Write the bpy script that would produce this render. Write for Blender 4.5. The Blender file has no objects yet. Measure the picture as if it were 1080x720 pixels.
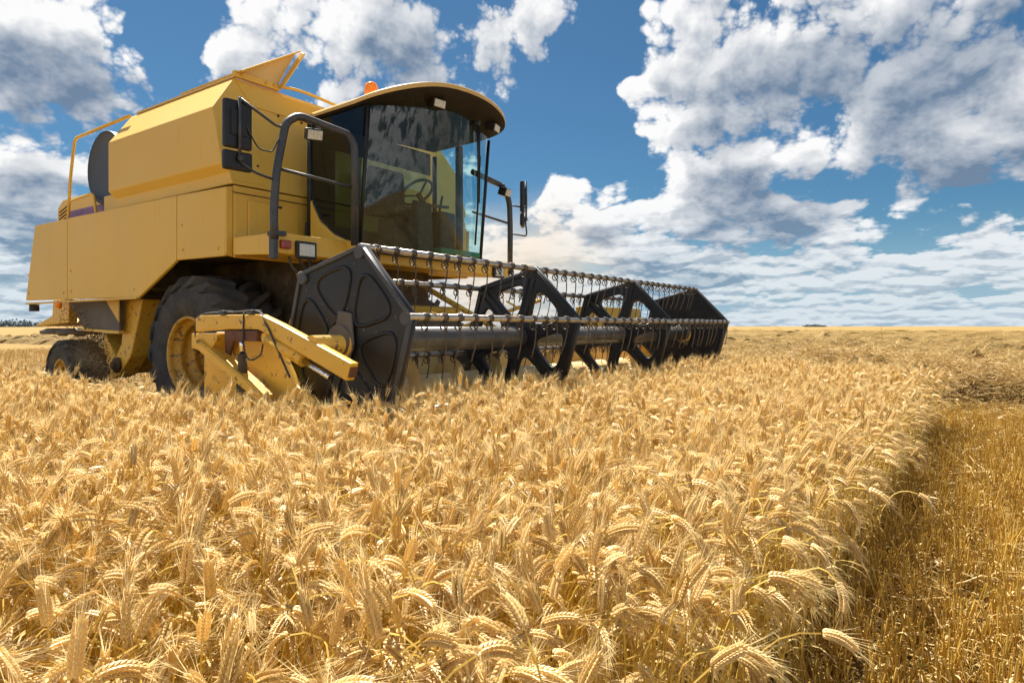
import bpy, bmesh, math, random
import numpy as np
from mathutils import Vector, Matrix
random.seed(7); np.random.seed(7)
R = math.radians
PI = math.pi
sc = bpy.context.scene
COL = sc.collection

# ------------------------------------------------------------------ camera
EYE = 1.17
cd = bpy.data.cameras.new('camera'); cam = bpy.data.objects.new('camera', cd); COL.objects.link(cam)
cam.location = (0, 0, EYE); cam.rotation_euler = (R(90), 0, 0)
cd.sensor_width = 36; cd.lens = 36*700/1080; cd.shift_y = -16/1080
cd.clip_start = .02; cd.clip_end = 9000
sc.camera = cam

# ------------------------------------------------------------------ view, sun
EXPO = 1.45
CLOUD = .98/2**EXPO      # sunlit cloud shows just under white
SKY_STR = .05
REAR_CLOUD_FILL = 2.2
sc.view_settings.view_transform = 'Standard'; sc.view_settings.look = 'None'
sc.view_settings.gamma = 1; sc.view_settings.exposure = EXPO; sc.view_settings.use_curve_mapping = False
SUN_EL = 60; SUN_AZ = -28          # degrees; azimuth from +Y towards +X
sd = bpy.data.lights.new('sun', 'SUN'); sd.energy = 5.0; sd.angle = R(.53); sd.color = (1, .955, .87)
sun = bpy.data.objects.new('sun', sd); COL.objects.link(sun)
sdir = Vector((math.sin(R(SUN_AZ))*math.cos(R(SUN_EL)), math.cos(R(SUN_AZ))*math.cos(R(SUN_EL)), math.sin(R(SUN_EL))))
sun.rotation_euler = sdir.to_track_quat('Z', 'Y').to_euler(); sun.location = (-10, 15, 30)
sc.cycles.max_bounces = 9; sc.cycles.diffuse_bounces = 6; sc.cycles.transparent_max_bounces = 12
sc.cycles.volume_bounces = 1
sc.cycles.caustics_reflective = False; sc.cycles.caustics_refractive = False

# ------------------------------------------------------------------ node helpers
class S:
    """a socket with arithmetic"""
    def __init__(s, nt, sock): s.nt = nt; s.s = sock
    def m(s, op, *o, clamp=False):
        n = s.nt.nodes.new('ShaderNodeMath'); n.operation = op; n.use_clamp = clamp
        for i, v in enumerate((s,)+o):
            if isinstance(v, S): s.nt.links.new(v.s, n.inputs[i])
            else: n.inputs[i].default_value = v
        return S(s.nt, n.outputs[0])
    def __add__(s, o): return s.m('ADD', o)
    def __radd__(s, o): return s.m('ADD', o)
    def __sub__(s, o): return s.m('SUBTRACT', o)
    def __rsub__(s, o): return const(s.nt, o).m('SUBTRACT', s)
    def __mul__(s, o): return s.m('MULTIPLY', o)
    def __rmul__(s, o): return s.m('MULTIPLY', o)
    def __truediv__(s, o): return s.m('DIVIDE', o)
    def smooth(s, a, b):
        n = s.nt.nodes.new('ShaderNodeMapRange'); n.interpolation_type = 'SMOOTHSTEP'
        s.nt.links.new(s.s, n.inputs[0]); n.inputs[1].default_value = a; n.inputs[2].default_value = b
        n.inputs[3].default_value = 0; n.inputs[4].default_value = 1
        return S(s.nt, n.outputs[0])
    def lin(s, a, b, c=0., d=1.):
        n = s.nt.nodes.new('ShaderNodeMapRange'); s.nt.links.new(s.s, n.inputs[0])
        for i, v in enumerate((a, b, c, d)): n.inputs[i+1].default_value = v
        return S(s.nt, n.outputs[0])
def const(nt, v):
    n = nt.nodes.new('ShaderNodeValue'); n.outputs[0].default_value = v; return S(nt, n.outputs[0])
def vec(nt, x, y, z):
    n = nt.nodes.new('ShaderNodeCombineXYZ')
    for i, v in enumerate((x, y, z)):
        if isinstance(v, S): nt.links.new(v.s, n.inputs[i])
        else: n.inputs[i].default_value = v
    return n.outputs[0]
def noise(nt, v, scale, detail=4, rough=.5, dist=0., kind='FBM', out=0):
    n = nt.nodes.new('ShaderNodeTexNoise'); n.noise_type = kind
    if v is not None: nt.links.new(v, n.inputs['Vector'])
    n.inputs['Scale'].default_value = scale; n.inputs['Detail'].default_value = detail
    n.inputs['Roughness'].default_value = rough; n.inputs['Distortion'].default_value = dist
    return S(nt, n.outputs[out])
def mixc(nt, f, a, b, blend='MIX'):
    n = nt.nodes.new('ShaderNodeMix'); n.data_type = 'RGBA'; n.blend_type = blend
    def put(v, i):
        if isinstance(v, S): nt.links.new(v.s, n.inputs[i])
        elif isinstance(v, bpy.types.NodeSocket): nt.links.new(v, n.inputs[i])
        elif isinstance(v, (tuple, list)): n.inputs[i].default_value = (*v[:3], 1)
        else: n.inputs[i].default_value = v
    put(f, 0); put(a, 6); put(b, 7)
    return n.outputs[2]

# ------------------------------------------------------------------ world: Nishita sky with broken cumulus
w = bpy.data.worlds.new('World'); sc.world = w; w.use_nodes = True
nt = w.node_tree; nt.nodes.clear()
sky = nt.nodes.new('ShaderNodeTexSky'); sky.sky_type = 'NISHITA'; sky.sun_disc = False
sky.sun_elevation = R(SUN_EL); sky.sun_rotation = R(SUN_AZ); sky.altitude = 200; sky.dust_density = .6; sky.ozone_density = 2.5
tc = nt.nodes.new('ShaderNodeTexCoord')
sx = nt.nodes.new('ShaderNodeSeparateXYZ'); nt.links.new(tc.outputs['Generated'], sx.inputs[0])
X, Y, Z = (S(nt, o) for o in sx.outputs)
el = Z.m('ARCSINE').m('MAXIMUM', 0.0); az = X.m('ARCTAN2', Y)
def aze(u, v): return math.atan((u-540)/700), math.atan((344-v)/math.hypot(700, u-540))
def vmath(op, a, b=None, c=None, out=0):
    n = nt.nodes.new('ShaderNodeVectorMath'); n.operation = op
    for i, v in enumerate((a, b, c)):
        if v is None: continue
        if isinstance(v, bpy.types.NodeSocket): nt.links.new(v, n.inputs[i])
        else: n.inputs[i].default_value = v
    return n.outputs[out]
# cumulus coordinates: azimuth across, elevation squeezed towards the horizon as a cloud deck is
def coord(de):
    return vec(nt, az*.92-de*.35, (el+(.19+de)).m('LOGARITHM', 2.718282)*.58, 0.0)
P0 = coord(0.0)
wn = nt.nodes.new('ShaderNodeTexNoise'); nt.links.new(P0, wn.inputs['Vector']); wn.inputs['Scale'].default_value = 7.0; wn.inputs['Detail'].default_value = 3; wn.inputs['Roughness'].default_value = .55
wc = vmath('SUBTRACT', wn.outputs['Color'], (.5, .5, .5))
AE = vmath('ADD', vec(nt, az, el, 0.0), vmath('MULTIPLY', wc, (.26, .17, 0)))
def blobs(lst, soft=1.25, de=0.0):
    tot = None
    for (u, v, ru, rv, amp) in lst:
        a0, e0 = aze(u, v); sa = ru/700*math.cos(a0)**2; se = rv/700*math.cos(a0)
        q = vmath('MULTIPLY_ADD', AE, (1/sa, 1/se, 0), (-(a0+.35*de)/sa, -(e0-de)/se, 0))
        ln = S(nt, vmath('LENGTH', q, out=1))
        n = nt.nodes.new('ShaderNodeMapRange'); n.interpolation_type = 'SMOOTHSTEP'; nt.links.new(ln.s, n.inputs[0])
        for i, k in enumerate((soft, .25, 0, amp)): n.inputs[i+1].default_value = k
        t = S(nt, n.outputs[0]); tot = t if tot is None else tot+t
    return tot
COVER = [
    (45, 110, 125, 140, .70), (-60, 270, 170, 130, .5), (125, 150, 55, 55, .3), (20, 15, 100, 50, .4),
    (325, 50, 95, 70, .65), (445, 45, 110, 75, .75), (560, 8, 70, 34, .55),
    (745, 55, 95, 85, .55), (915, 80, 210, 110, .66), (1060, 120, 150, 130, .5), (960, -130, 600, 130, .4),
    (735, 185, 105, 75, .65), (830, 215, 130, 50, .5), (620, 188, 36, 24, .70), (650, 240, 130, 45, .4),
    (540, 285, 170, 50, .35), (860, 280, 300, 45, .25), (60, 290, 140, 45, .25),
    (205, 60, 46, 110, -.8), (640, 80, 62, 110, -1.2), (585, 130, 70, 70, -.8), (560, 185, 45, 50, -.45),
    (800, 100, 60, 30, -.45), (868, 187, 70, 16, -.60), (1028, 215, 70, 16, -.55)]
gray = blobs([(35, 70, 95, 50, .7), (10, 215, 100, 45, .9), (455, 60, 75, 60, .7), (490, -10, 170, 36, .6), (930, 62, 150, 46, .9), (1050, 60, 100, 50, .6),
    (805, 212, 85, 34, .8), (985, 180, 150, 24, .8)], 1.5)
def heap(P, det, vdet):
    """heaped, cauliflower-like relief: rounded cells with finer cells on them"""
    Q = vmath('ADD', P, vmath('MULTIPLY', wc, (.045, .035, 0)))
    pu = nt.nodes.new('ShaderNodeTexVoronoi'); pu.feature = 'F1'; nt.links.new(Q, pu.inputs['Vector']); pu.voronoi_dimensions = '2D'
    pu.inputs['Scale'].default_value = 12.5; pu.inputs['Detail'].default_value = vdet; pu.inputs['Roughness'].default_value = .58; pu.inputs['Lacunarity'].default_value = 2.25; pu.normalize = True
    d = S(nt, pu.outputs['Distance'])
    return (.34-d)*2.0+(noise(nt, Q, 7.0, det, .50)-.5)*1.85
low = el.smooth(.19, .04)
# the small far cumulus low down: rounder cells of their own, seen twice to shade their bases
def lowf(P):
    pu = nt.nodes.new('ShaderNodeTexVoronoi'); pu.feature = 'F1'; nt.links.new(P, pu.inputs['Vector']); pu.voronoi_dimensions = '2D'
    pu.inputs['Scale'].default_value = 1; pu.inputs['Detail'].default_value = 2.5; pu.inputs['Roughness'].default_value = .6; pu.normalize = True
    return (.42-S(nt, pu.outputs['Distance']))*1.6+(noise(nt, P, .55, 5, .55)-.5)*2.6
LP = vmath('MULTIPLY_ADD', vmath('ADD', P0, vmath('MULTIPLY', wc, (.045, .035, 0))), (25, 44, 0), (3.3, 1.7, 0))
big = lowf(LP); bigup = lowf(vmath('ADD', LP, (0, .55, 0)))
H0 = heap(P0, 9, 3.6)
D = blobs(COVER)*.58+H0*.84+low*(big*.50+.30)-.20
alpha = D.smooth(-.05, .19)
# light comes down from the sun: what lies above a point, near and farther up, takes light from it
Ha = heap(coord(.014), 5, 3.0); D1 = blobs(COVER, 1.25, .026)*.62+heap(coord(.026), 3, 1.6)*.70-.20
D2 = blobs(COVER, 1.25, .070)*.62+(noise(nt, coord(.070), 7.0, 2, .5)-.5)*1.3-.12
tau = D1.m('MAXIMUM', 0)*.62+D2.m('MAXIMUM', 0)*.80+gray*.42-.10
tau = tau.m('MAXIMUM', 0)
relief = ((H0-Ha)*.62-.01).m('MINIMUM', .16).m('MAXIMUM', -.30)
lum = (tau*-1.75).m('EXPONENT')*1.04+relief*(1-tau.m('MINIMUM', 1.)*.35)-low*((bigup-big)*1.35+.14).m('MAXIMUM',-.10).m('MINIMUM',.55)
shade = lum.m('MAXIMUM', .12).m('MINIMUM', 1.06)
ccol = mixc(nt, shade.lin(.12, 1.0), (.17, .25, .37), (1.0, 1.0, 1.0))
hz = el.smooth(.20, .0)
ccol = mixc(nt, hz*.24, ccol, (.54, .68, .79))
# front-lit clouds out of view behind the camera, brightened to fill the shaded combine
front = Y.smooth(.25, -.6)*REAR_CLOUD_FILL+1.0
bg_sky = mixc(nt, 1.0, sky.outputs[0], (.265, .455, .54), 'MULTIPLY')
b1 = nt.nodes.new('ShaderNodeBackground'); nt.links.new(bg_sky, b1.inputs[0]); b1.inputs[1].default_value = SKY_STR
bh = nt.nodes.new('ShaderNodeBackground'); bh.inputs[0].default_value = (.38, .56, .71, 1); bh.inputs[1].default_value = CLOUD
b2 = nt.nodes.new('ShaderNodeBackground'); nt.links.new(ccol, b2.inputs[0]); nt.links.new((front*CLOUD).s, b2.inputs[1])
m0 = nt.nodes.new('ShaderNodeMixShader'); nt.links.new((el.smooth(.16, .0)*.85).s, m0.inputs[0]); nt.links.new(b1.outputs[0], m0.inputs[1]); nt.links.new(bh.outputs[0], m0.inputs[2])
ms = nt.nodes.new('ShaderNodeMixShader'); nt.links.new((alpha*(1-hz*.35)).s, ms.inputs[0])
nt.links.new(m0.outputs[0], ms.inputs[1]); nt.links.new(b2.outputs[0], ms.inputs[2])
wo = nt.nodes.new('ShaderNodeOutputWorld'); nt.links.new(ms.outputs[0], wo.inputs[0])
w.cycles.sampling_method = 'MANUAL'; w.cycles.sample_map_resolution = 512

# ------------------------------------------------------------------ materials
def mat(name):
    m = bpy.data.materials.new(name); m.use_nodes = True
    t = m.node_tree; b = t.nodes['Principled BSDF']
    return m, t, b
def objco(t):
    n = t.nodes.new('ShaderNodeTexCoord'); return n.outputs['Object']
def bump(t, b, h, strength=.2, dist=.01):
    n = t.nodes.new('ShaderNodeBump'); n.inputs['Strength'].default_value = strength; n.inputs['Distance'].default_value = dist
    t.links.new(h.s, n.inputs['Height']); t.links.new(n.outputs[0], b.inputs['Normal'])
def paint(name, col, rough=.5, dust=.35, dustcol=(.50, .37, .20), wear=0.0, wearcol=(.10, .065, .04)):
    m, t, b = mat(name); o = objco(t)
    n1 = noise(t, o, 1.3, 6, .6); n2 = noise(t, o, 42, 4, .65); n3 = noise(t, o, 160, 2, .5)
    g = t.nodes.new('ShaderNodeNewGeometry'); sp = t.nodes.new('ShaderNodeSeparateXYZ'); t.links.new(g.outputs['Normal'], sp.inputs[0])
    up = S(t, sp.outputs[2]).smooth(.15, .95)                                  # dust settles on what faces up
    f = (n1.smooth(.3, .75)*.5+n2.smooth(.35, .75)*.35+up*.55)*dust
    c = mixc(t, f.m('MINIMUM', 1.), col, dustcol)
    mp = t.nodes.new('ShaderNodeMapping'); mp.inputs['Scale'].default_value = (14, 14, .9); t.links.new(o, mp.inputs[0])
    streak = noise(t, mp.outputs[0], 1.6, 5, .6).smooth(.56, .76)*.22           # rain streaks in the dust
    c = mixc(t, streak, c, tuple(x*.62 for x in col))
    spots = noise(t, o, 24, 6, .75).smooth(.665, .70)
    c = mixc(t, spots*(.35 if wear == 0 else .6), c, wearcol)
    big_ = noise(t, o, .55, 3, .5).smooth(.3, .7); c = mixc(t, big_*.34, c, tuple(x*.80 for x in col))
    sc_ = t.nodes.new('ShaderNodeMapping'); sc_.inputs['Scale'].default_value = (1.2, 1.2, 26); sc_.inputs['Rotation'].default_value = (0, .12, 0); t.links.new(o, sc_.inputs[0])
    scr = noise(t, sc_.outputs[0], 2.4, 4, .7).smooth(.70, .74)*.35
    c = mixc(t, scr, c, tuple(x*.55 for x in col))
    if wear:
        wn = noise(t, o, 17, 8, .7).smooth(.655-.06*wear, .685-.06*wear)
        c = mixc(t, wn*.85, c, wearcol)
    t.links.new(c, b.inputs['Base Color'])
    t.links.new((n2*.25+(rough-.12)).s, b.inputs['Roughness'])
    bump(t, b, n1*1.0+n3*.05+noise(t, o, .9, 1, .4)*1.6, .16, .02)
    return m
YEL = (.72, .435, .048)
M = {}
M['yellow'] = paint('yellow_paint', YEL, .46, .38, (.62, .46, .22))
M['worn'] = paint('worn_yellow_paint', (.72, .415, .040), .42, .16, (.60, .43, .18), wear=1.25)
M['rim'] = paint('dirty_yellow_rim', (.56, .30, .025), .55, .30, (.36, .25, .10), wear=1.9)
M['dusty'] = paint('dusty_yellow_steel', (.62, .42, .14), .6, .9, (.62, .48, .28))
def simple(name, col, rough=.5, metal=0., var=.25, scale=14, spec=.5, dustc=None, dust=0.):
    m, t, b = mat(name); o = objco(t); n = noise(t, o, scale, 6, .62)
    c = mixc(t, n.smooth(.25, .8), tuple(x*(1-var) for x in col), tuple(min(1, x*(1+var)) for x in col))
    if dustc:
        g = t.nodes.new('ShaderNodeNewGeometry'); sp = t.nodes.new('ShaderNodeSeparateXYZ'); t.links.new(g.outputs['Normal'], sp.inputs[0])
        up = S(t, sp.outputs[2]).smooth(.0, .9)
        c = mixc(t, ((noise(t, o, 4, 7, .65).smooth(.42, .75)*.7+up*.6)*dust).m('MINIMUM', 1.), c, dustc)
    t.links.new(c, b.inputs['Base Color']); b.inputs['Metallic'].default_value = metal
    t.links.new((n*.2+(rough-.1)).s, b.inputs['Roughness']); b.inputs['Specular IOR Level'].default_value = spec
    bump(t, b, n, .08, .01)
    return m
TAN = (.40, .30, .17)
M['rubber'] = simple('tyre_rubber', (.040, .042, .047), .75, 0, .3, 9, .3, TAN, .2)
M['black'] = simple('black_paint', (.010, .011, .014), .42, 0, .3, 10, .38, TAN, .03)
M['tube'] = simple('grey_black_tube', (.036, .040, .050), .42, 0, .3, 30, .5, TAN, .14)
M['soot'] = simple('dark_machinery', (.055, .040, .024), .8, 0, .5, 6, .3, TAN, .25)
M['greyplate'] = simple('grey_plate', (.10, .088, .080), .6, 0, .2, 5, .4, TAN, .15)
M['steel'] = simple('bare_steel', (.40, .37, .34), .36, .9, .25, 40, .5, TAN, .30)
M['wire'] = simple('spring_wire', (.10, .085, .075), .45, .6, .3, 60)
M['rod'] = simple('chrome_rod', (.72, .73, .75), .12, 1., .05, 20)
M['rust'] = simple('rust_brown', (.12, .05, .025), .75, 0, .4, 20)
M['reelpipe'] = simple('reel_pipe_paint', (.050, .050, .052), .36, 0, .25, 4, .6, (.36, .31, .24), .32)
M['lilac'] = simple('faded_purple_plastic', (.17, .10, .24), .6, 0, .2, 8, .4, TAN, .3)
M['soffit'] = simple('brown_black_liner', (.016, .010, .009), .7, 0, .2, 12, .3)
M['interior'] = simple('dark_cab_trim', (.050, .046, .040), .7, 0, .3, 12, .3)
M['seatcloth'] = simple('seat_cloth', (.07, .055, .045), .9, 0, .3, 30, .2)
M['lens'] = simple('lamp_lens', (.55, .54, .50), .15, 0, .25, 55, .7)
M['redlens'] = simple('red_lens', (.28, .035, .02), .25, 0, .2, 50, .6)
M['green'] = simple('green_plastic', (.02, .16, .08), .5, 0, .2, 10)
m_, t_, b_ = mat('amber_plastic'); b_.inputs['Base Color'].default_value = (1, .27, .01, 1); b_.inputs['Roughness'].default_value = .18
b_.inputs['Subsurface Weight'].default_value = .4; b_.inputs['Subsurface Radius'].default_value = (.05, .02, .005); M['amber'] = m_
def glass(name, tint, refl):
    m = bpy.data.materials.new(name); m.use_nodes = True; t = m.node_tree; t.nodes.clear()
    tr = t.nodes.new('ShaderNodeBsdfTransparent'); gl = t.nodes.new('ShaderNodeBsdfGlossy'); gl.inputs['Roughness'].default_value = .015
    df = t.nodes.new('ShaderNodeBsdfDiffuse'); df.inputs[0].default_value = (.34, .32, .27, 1)
    o = objco(t); st = noise(t, o, 3.0, 7, .62).smooth(.42, .8)
    c = mixc(t, 0.0, tint, tint); t.links.new(c, tr.inputs[0])
    fr = t.nodes.new('ShaderNodeFresnel'); ge = t.nodes.new('ShaderNodeNewGeometry'); t.links.new(S(t, ge.outputs['Backfacing']).lin(0, 1, 1.5, .6667).s, fr.inputs[0])
    m1 = t.nodes.new('ShaderNodeMixShader'); t.links.new((S(t, fr.outputs[0])*refl).s, m1.inputs[0]); t.links.new(tr.outputs[0], m1.inputs[1]); t.links.new(gl.outputs[0], m1.inputs[2])
    m2 = t.nodes.new('ShaderNodeMixShader'); t.links.new((st*.035+.006).s, m2.inputs[0]); t.links.new(m1.outputs[0], m2.inputs[1]); t.links.new(df.outputs[0], m2.inputs[2])
    ou = t.nodes.new('ShaderNodeOutputMaterial'); t.links.new(m2.outputs[0], ou.inputs[0])
    return m
M['glass'] = glass('cab_glass', (.70, .89, .89), .95)
M['darkglass'] = glass('tinted_side_glass', (.22, .29, .28), 1.0)

def straw_mat(name, c0, c1, trans=.35, rough=.55, scale=30):
    m = bpy.data.materials.new(name); m.use_nodes = True; t = m.node_tree; t.nodes.clear()
    oi = t.nodes.new('ShaderNodeObjectInfo'); rnd = S(t, oi.outputs['Random'])
    n = noise(t, objco(t), scale, 4, .6)
    c = mixc(t, (rnd*.65+n*.35), c0, c1)
    br = noise(t, objco(t), 9, 3, .6).smooth(.5, .75)
    c = mixc(t, br*.3, c, tuple(x*.5 for x in c0))
    b = t.nodes.new('ShaderNodeBsdfPrincipled'); t.links.new(c, b.inputs['Base Color']); b.inputs['Roughness'].default_value = rough
    b.inputs['Specular IOR Level'].default_value = .45
    tl = t.nodes.new('ShaderNodeBsdfTranslucent'); t.links.new(c, tl.inputs[0])
    mx = t.nodes.new('ShaderNodeMixShader'); mx.inputs[0].default_value = trans
    t.links.new(b.outputs[0], mx.inputs[1]); t.links.new(tl.outputs[0], mx.inputs[2])
    ou = t.nodes.new('ShaderNodeOutputMaterial'); t.links.new(mx.outputs[0], ou.inputs[0])
    return m
M['ear'] = straw_mat('wheat_ear', (.60, .40, .125), (.92, .75, .39), .36, .42)
M['awn'] = straw_mat('wheat_awn', (.76, .55, .22), (.92, .76, .42), .45)
M['stem'] = straw_mat('wheat_stem', (.56, .38, .060), (.82, .60, .15), .30)
M['leaf'] = straw_mat('dry_leaf', (.62, .44, .13), (.86, .68, .30), .45)
M['stub'] = straw_mat('cut_stubble', (.44, .275, .042), (.74, .50, .11), .25)
M['litter'] = straw_mat('straw_litter', (.42, .28, .09), (.78, .57, .24), .3)
M['weed'] = straw_mat('green_weed', (.07, .14, .02), (.16, .24, .05), .4)

# ------------------------------------------------------------------ mesh helpers
class MB:
    """collects shapes into one bmesh"""
    def __init__(s): s.b = bmesh.new()
    def box(s, lo, hi, bev=.012, rot=None, piv=None):
        lo = Vector(lo); hi = Vector(hi); c = (lo+hi)/2; d = hi-lo
        r = bmesh.ops.create_cube(s.b, size=1.0); v = r['verts']
        for q in v: q.co = Vector((q.co.x*d.x, q.co.y*d.y, q.co.z*d.z))+c
        if bev:
            e = list({e for q in v for e in q.link_edges})
            rr = bmesh.ops.bevel(s.b, geom=e, offset=min(bev, min(d)*.4), segments=2, profile=.6, affect='EDGES')
            v = list({q for f in rr['faces'] for q in f.verts})
        if rot is not None:
            bmesh.ops.rotate(s.b, verts=v, cent=Vector(piv) if piv else c, matrix=rot)
        return v
    def prism(s, pts, axis, a, b, bev=.012):
        """polygon in the plane normal to axis (1: x,z pairs; 0: y,z pairs; 2: x,y pairs) drawn from a to b"""
        def P(p, q): return Vector((p[0], q, p[1])) if axis == 1 else Vector((q, p[0], p[1])) if axis == 0 else Vector((p[0], p[1], q))
        va = [s.b.verts.new(P(p, a)) for p in pts]; vb = [s.b.verts.new(P(p, b)) for p in pts]
        n = len(pts); f = [s.b.faces.new(va), s.b.faces.new(vb[::-1])]
        for i in range(n): f.append(s.b.faces.new((va[i], vb[i], vb[(i+1) % n], va[(i+1) % n])))
        bmesh.ops.recalc_face_normals(s.b, faces=f)
        if bev:
            e = list({e for q in va+vb for e in q.link_edges})
            bmesh.ops.bevel(s.b, geom=e, offset=bev, segments=2, profile=.6, affect='EDGES')
        return s
    def tube(s, pts, r, seg=10, cap=True):
        pts = [Vector(p) for p in pts]; n = len(pts); rings = []
        rr = r if isinstance(r, (list, tuple)) else [r]*n
        up = None
        for i, p in enumerate(pts):
            t = (pts[min(i+1, n-1)]-pts[max(i-1, 0)]).normalized()
            if up is None:
                up = t.orthogonal().normalized()
            else:
                up = (up-t*up.dot(t)); up = up.normalized() if up.length > 1e-6 else t.orthogonal().normalized()
            sd_ = t.cross(up)
            rings.append([s.b.verts.new(p+(up*math.cos(k*2*PI/seg)+sd_*math.sin(k*2*PI/seg))*rr[i]) for k in range(seg)])
        for i in range(n-1):
            for k in range(seg):
                f = s.b.faces.new((rings[i][k], rings[i][(k+1) % seg], rings[i+1][(k+1) % seg], rings[i+1][k])); f.smooth = True
        if cap: s.b.faces.new(rings[0][::-1]); s.b.faces.new(rings[-1])
        return s
    def lathe(s, prof, axis='y', seg=40, c=(0, 0, 0), cap=True):
        """profile of (radius, along) turned round an axis"""
        c = Vector(c); rings = []
        for (r, a) in prof:
            ring = []
            for k in range(seg):
                u, v_ = r*math.cos(2*PI*k/seg), r*math.sin(2*PI*k/seg)
                q = (u, a, v_) if axis == 'y' else (u, v_, a) if axis == 'z' else (a, u, v_)
                ring.append(s.b.verts.new(c+Vector(q)))
            rings.append(ring)
        fs = []
        for i in range(len(rings)-1):
            for k in range(seg):
                f = s.b.faces.new((rings[i][k], rings[i][(k+1) % seg], rings[i+1][(k+1) % seg], rings[i+1][k])); f.smooth = True; fs.append(f)
        for ring in (rings[0], rings[-1]):
            if cap and (ring[0].co-ring[seg//2].co).length > 1e-4: fs.append(s.b.faces.new(ring))
        bmesh.ops.recalc_face_normals(s.b, faces=fs)
        return s
    def quad(s, *p):
        s.b.faces.new([s.b.verts.new(Vector(q)) for q in p]); return s
    def plate(s, pts, th):
        """flat polygon given in space, thickened along its normal"""
        P = [Vector(p) for p in pts]; nrm = (P[1]-P[0]).cross(P[2]-P[0]).normalized()
        va = [s.b.verts.new(p+nrm*th/2) for p in P]; vb = [s.b.verts.new(p-nrm*th/2) for p in P]; n = len(P)
        f = [s.b.faces.new(va), s.b.faces.new(vb[::-1])]
        for i in range(n): f.append(s.b.faces.new((va[i], vb[i], vb[(i+1) % n], va[(i+1) % n])))
        bmesh.ops.recalc_face_normals(s.b, faces=f)
        bmesh.ops.bevel(s.b, geom=list({e for q in va+vb for e in q.link_edges}), offset=th*.3, segments=1, affect='EDGES')
        return s
    def build(s, name, m, parent=None, loc=(0, 0, 0), smooth=None):
        me = bpy.data.meshes.new(name); s.b.to_mesh(me); s.b.free()
        ms_ = m if isinstance(m, (list, tuple)) else [m]
        for q in ms_: me.materials.append(q)
        if smooth is not None: me.shade_smooth() if smooth else None
        o = bpy.data.objects.new(name, me); COL.objects.link(o); o.location = loc
        if parent: o.parent = parent
        return o
def bend(pts, n=6):
    """round the corners of a polyline with a Catmull-Rom pass"""
    P = [Vector(p) for p in pts]; out = []
    for i in range(len(P)-1):
        p0, p1, p2, p3 = P[max(i-1, 0)], P[i], P[i+1], P[min(i+2, len(P)-1)]
        for k in range(n):
            t = k/n
            out.append(.5*((2*p1)+(p2-p0)*t+(2*p0-5*p1+4*p2-p3)*t*t+(3*p1-p0-3*p2+p3)*t**3))
    out.append(P[-1]); return out
def corner(pts, r=.08, n=4):
    """polyline with filleted corners"""
    P = [Vector(p) for p in pts]; out = [P[0]]
    for i in range(1, len(P)-1):
        a = (P[i-1]-P[i]); b = (P[i+1]-P[i]); ra = min(r, a.length*.45, b.length*.45)
        A = P[i]+a.normalized()*ra; B = P[i]+b.normalized()*ra
        for k in range(n+1):
            t = k/n; out.append(A*(1-t)**2+P[i]*2*t*(1-t)+B*t*t)
    out.append(P[-1]); return out
def tag(o, label=None, cat=None, group=None, kind=None):
    if label: o['label'] = label
    if cat: o['category'] = cat
    if group: o['group'] = group
    if kind: o['kind'] = kind
    return o

# machine frame: x forward, y to the far side, z up
HD = 35.5; A_ = R(HD)
Fv = Vector((math.cos(A_), -math.sin(A_), 0)); Hv = Vector((math.sin(A_), math.cos(A_), 0))
ORG = Vector((-2.458, 8.474, 0))
def W(x, y, z=0.): return ORG+Fv*x+Hv*y+Vector((0, 0, z))

# ------------------------------------------------------------------ the ground
WIND_Y = [6.35+5.6*k for k in range(0, 22)]            # windrow centre lines, machine frame
def ground_material():
    m, t, b = mat('stubble_field_ground'); o = objco(t)
    n1 = noise(t, o, .8, 8, .65); n2 = noise(t, o, 14, 6, .7); n3 = noise(t, o, .05, 4, .6)
    near = mixc(t, n2.smooth(.3, .7), (.10, .064, .022), (.26, .17, .055))
    far = mixc(t, (n1*.6+n2*.4).smooth(.3, .7), (.185, .115, .034), (.31, .20, .068))
    far = mixc(t, n3.smooth(.4, .65)*.35, far, (.30, .20, .08))
    sp = t.nodes.new('ShaderNodeSeparateXYZ'); t.links.new(o, sp.inputs[0])
    d = (S(t, sp.outputs[0])*S(t, sp.outputs[0])+S(t, sp.outputs[1])*S(t, sp.outputs[1])).m('SQRT')
    c = mixc(t, d.smooth(9, 30), near, far)
    t.links.new(c, b.inputs['Base Color']); b.inputs['Roughness'].default_value = .9; b.inputs['Specular IOR Level'].default_value = .1
    bump(t, b, n2+n1, .8, .06)
    return m
bm = bmesh.new()
rad = [0, 3, 6, 10, 16, 25, 40, 70, 120, 250, 500, 1000, 2000, 5000]
prev = None; cv = bm.verts.new((0, 0, 0))
for r in rad[1:]:
    ring = [bm.verts.new((r*math.cos(k*2*PI/64), r*math.sin(k*2*PI/64), 0)) for k in range(64)]
    for k in range(64):
        if prev is None: bm.faces.new((cv, ring[k], ring[(k+1) % 64]))
        else: bm.faces.new((prev[k], ring[k], ring[(k+1) % 64], prev[(k+1) % 64]))
    prev = ring
me = bpy.data.meshes.new('ground'); bm.to_mesh(me); bm.free(); me.materials.append(ground_material())
ground = bpy.data.objects.new('ground', me); COL.objects.link(ground); tag(ground, kind='structure')

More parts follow.
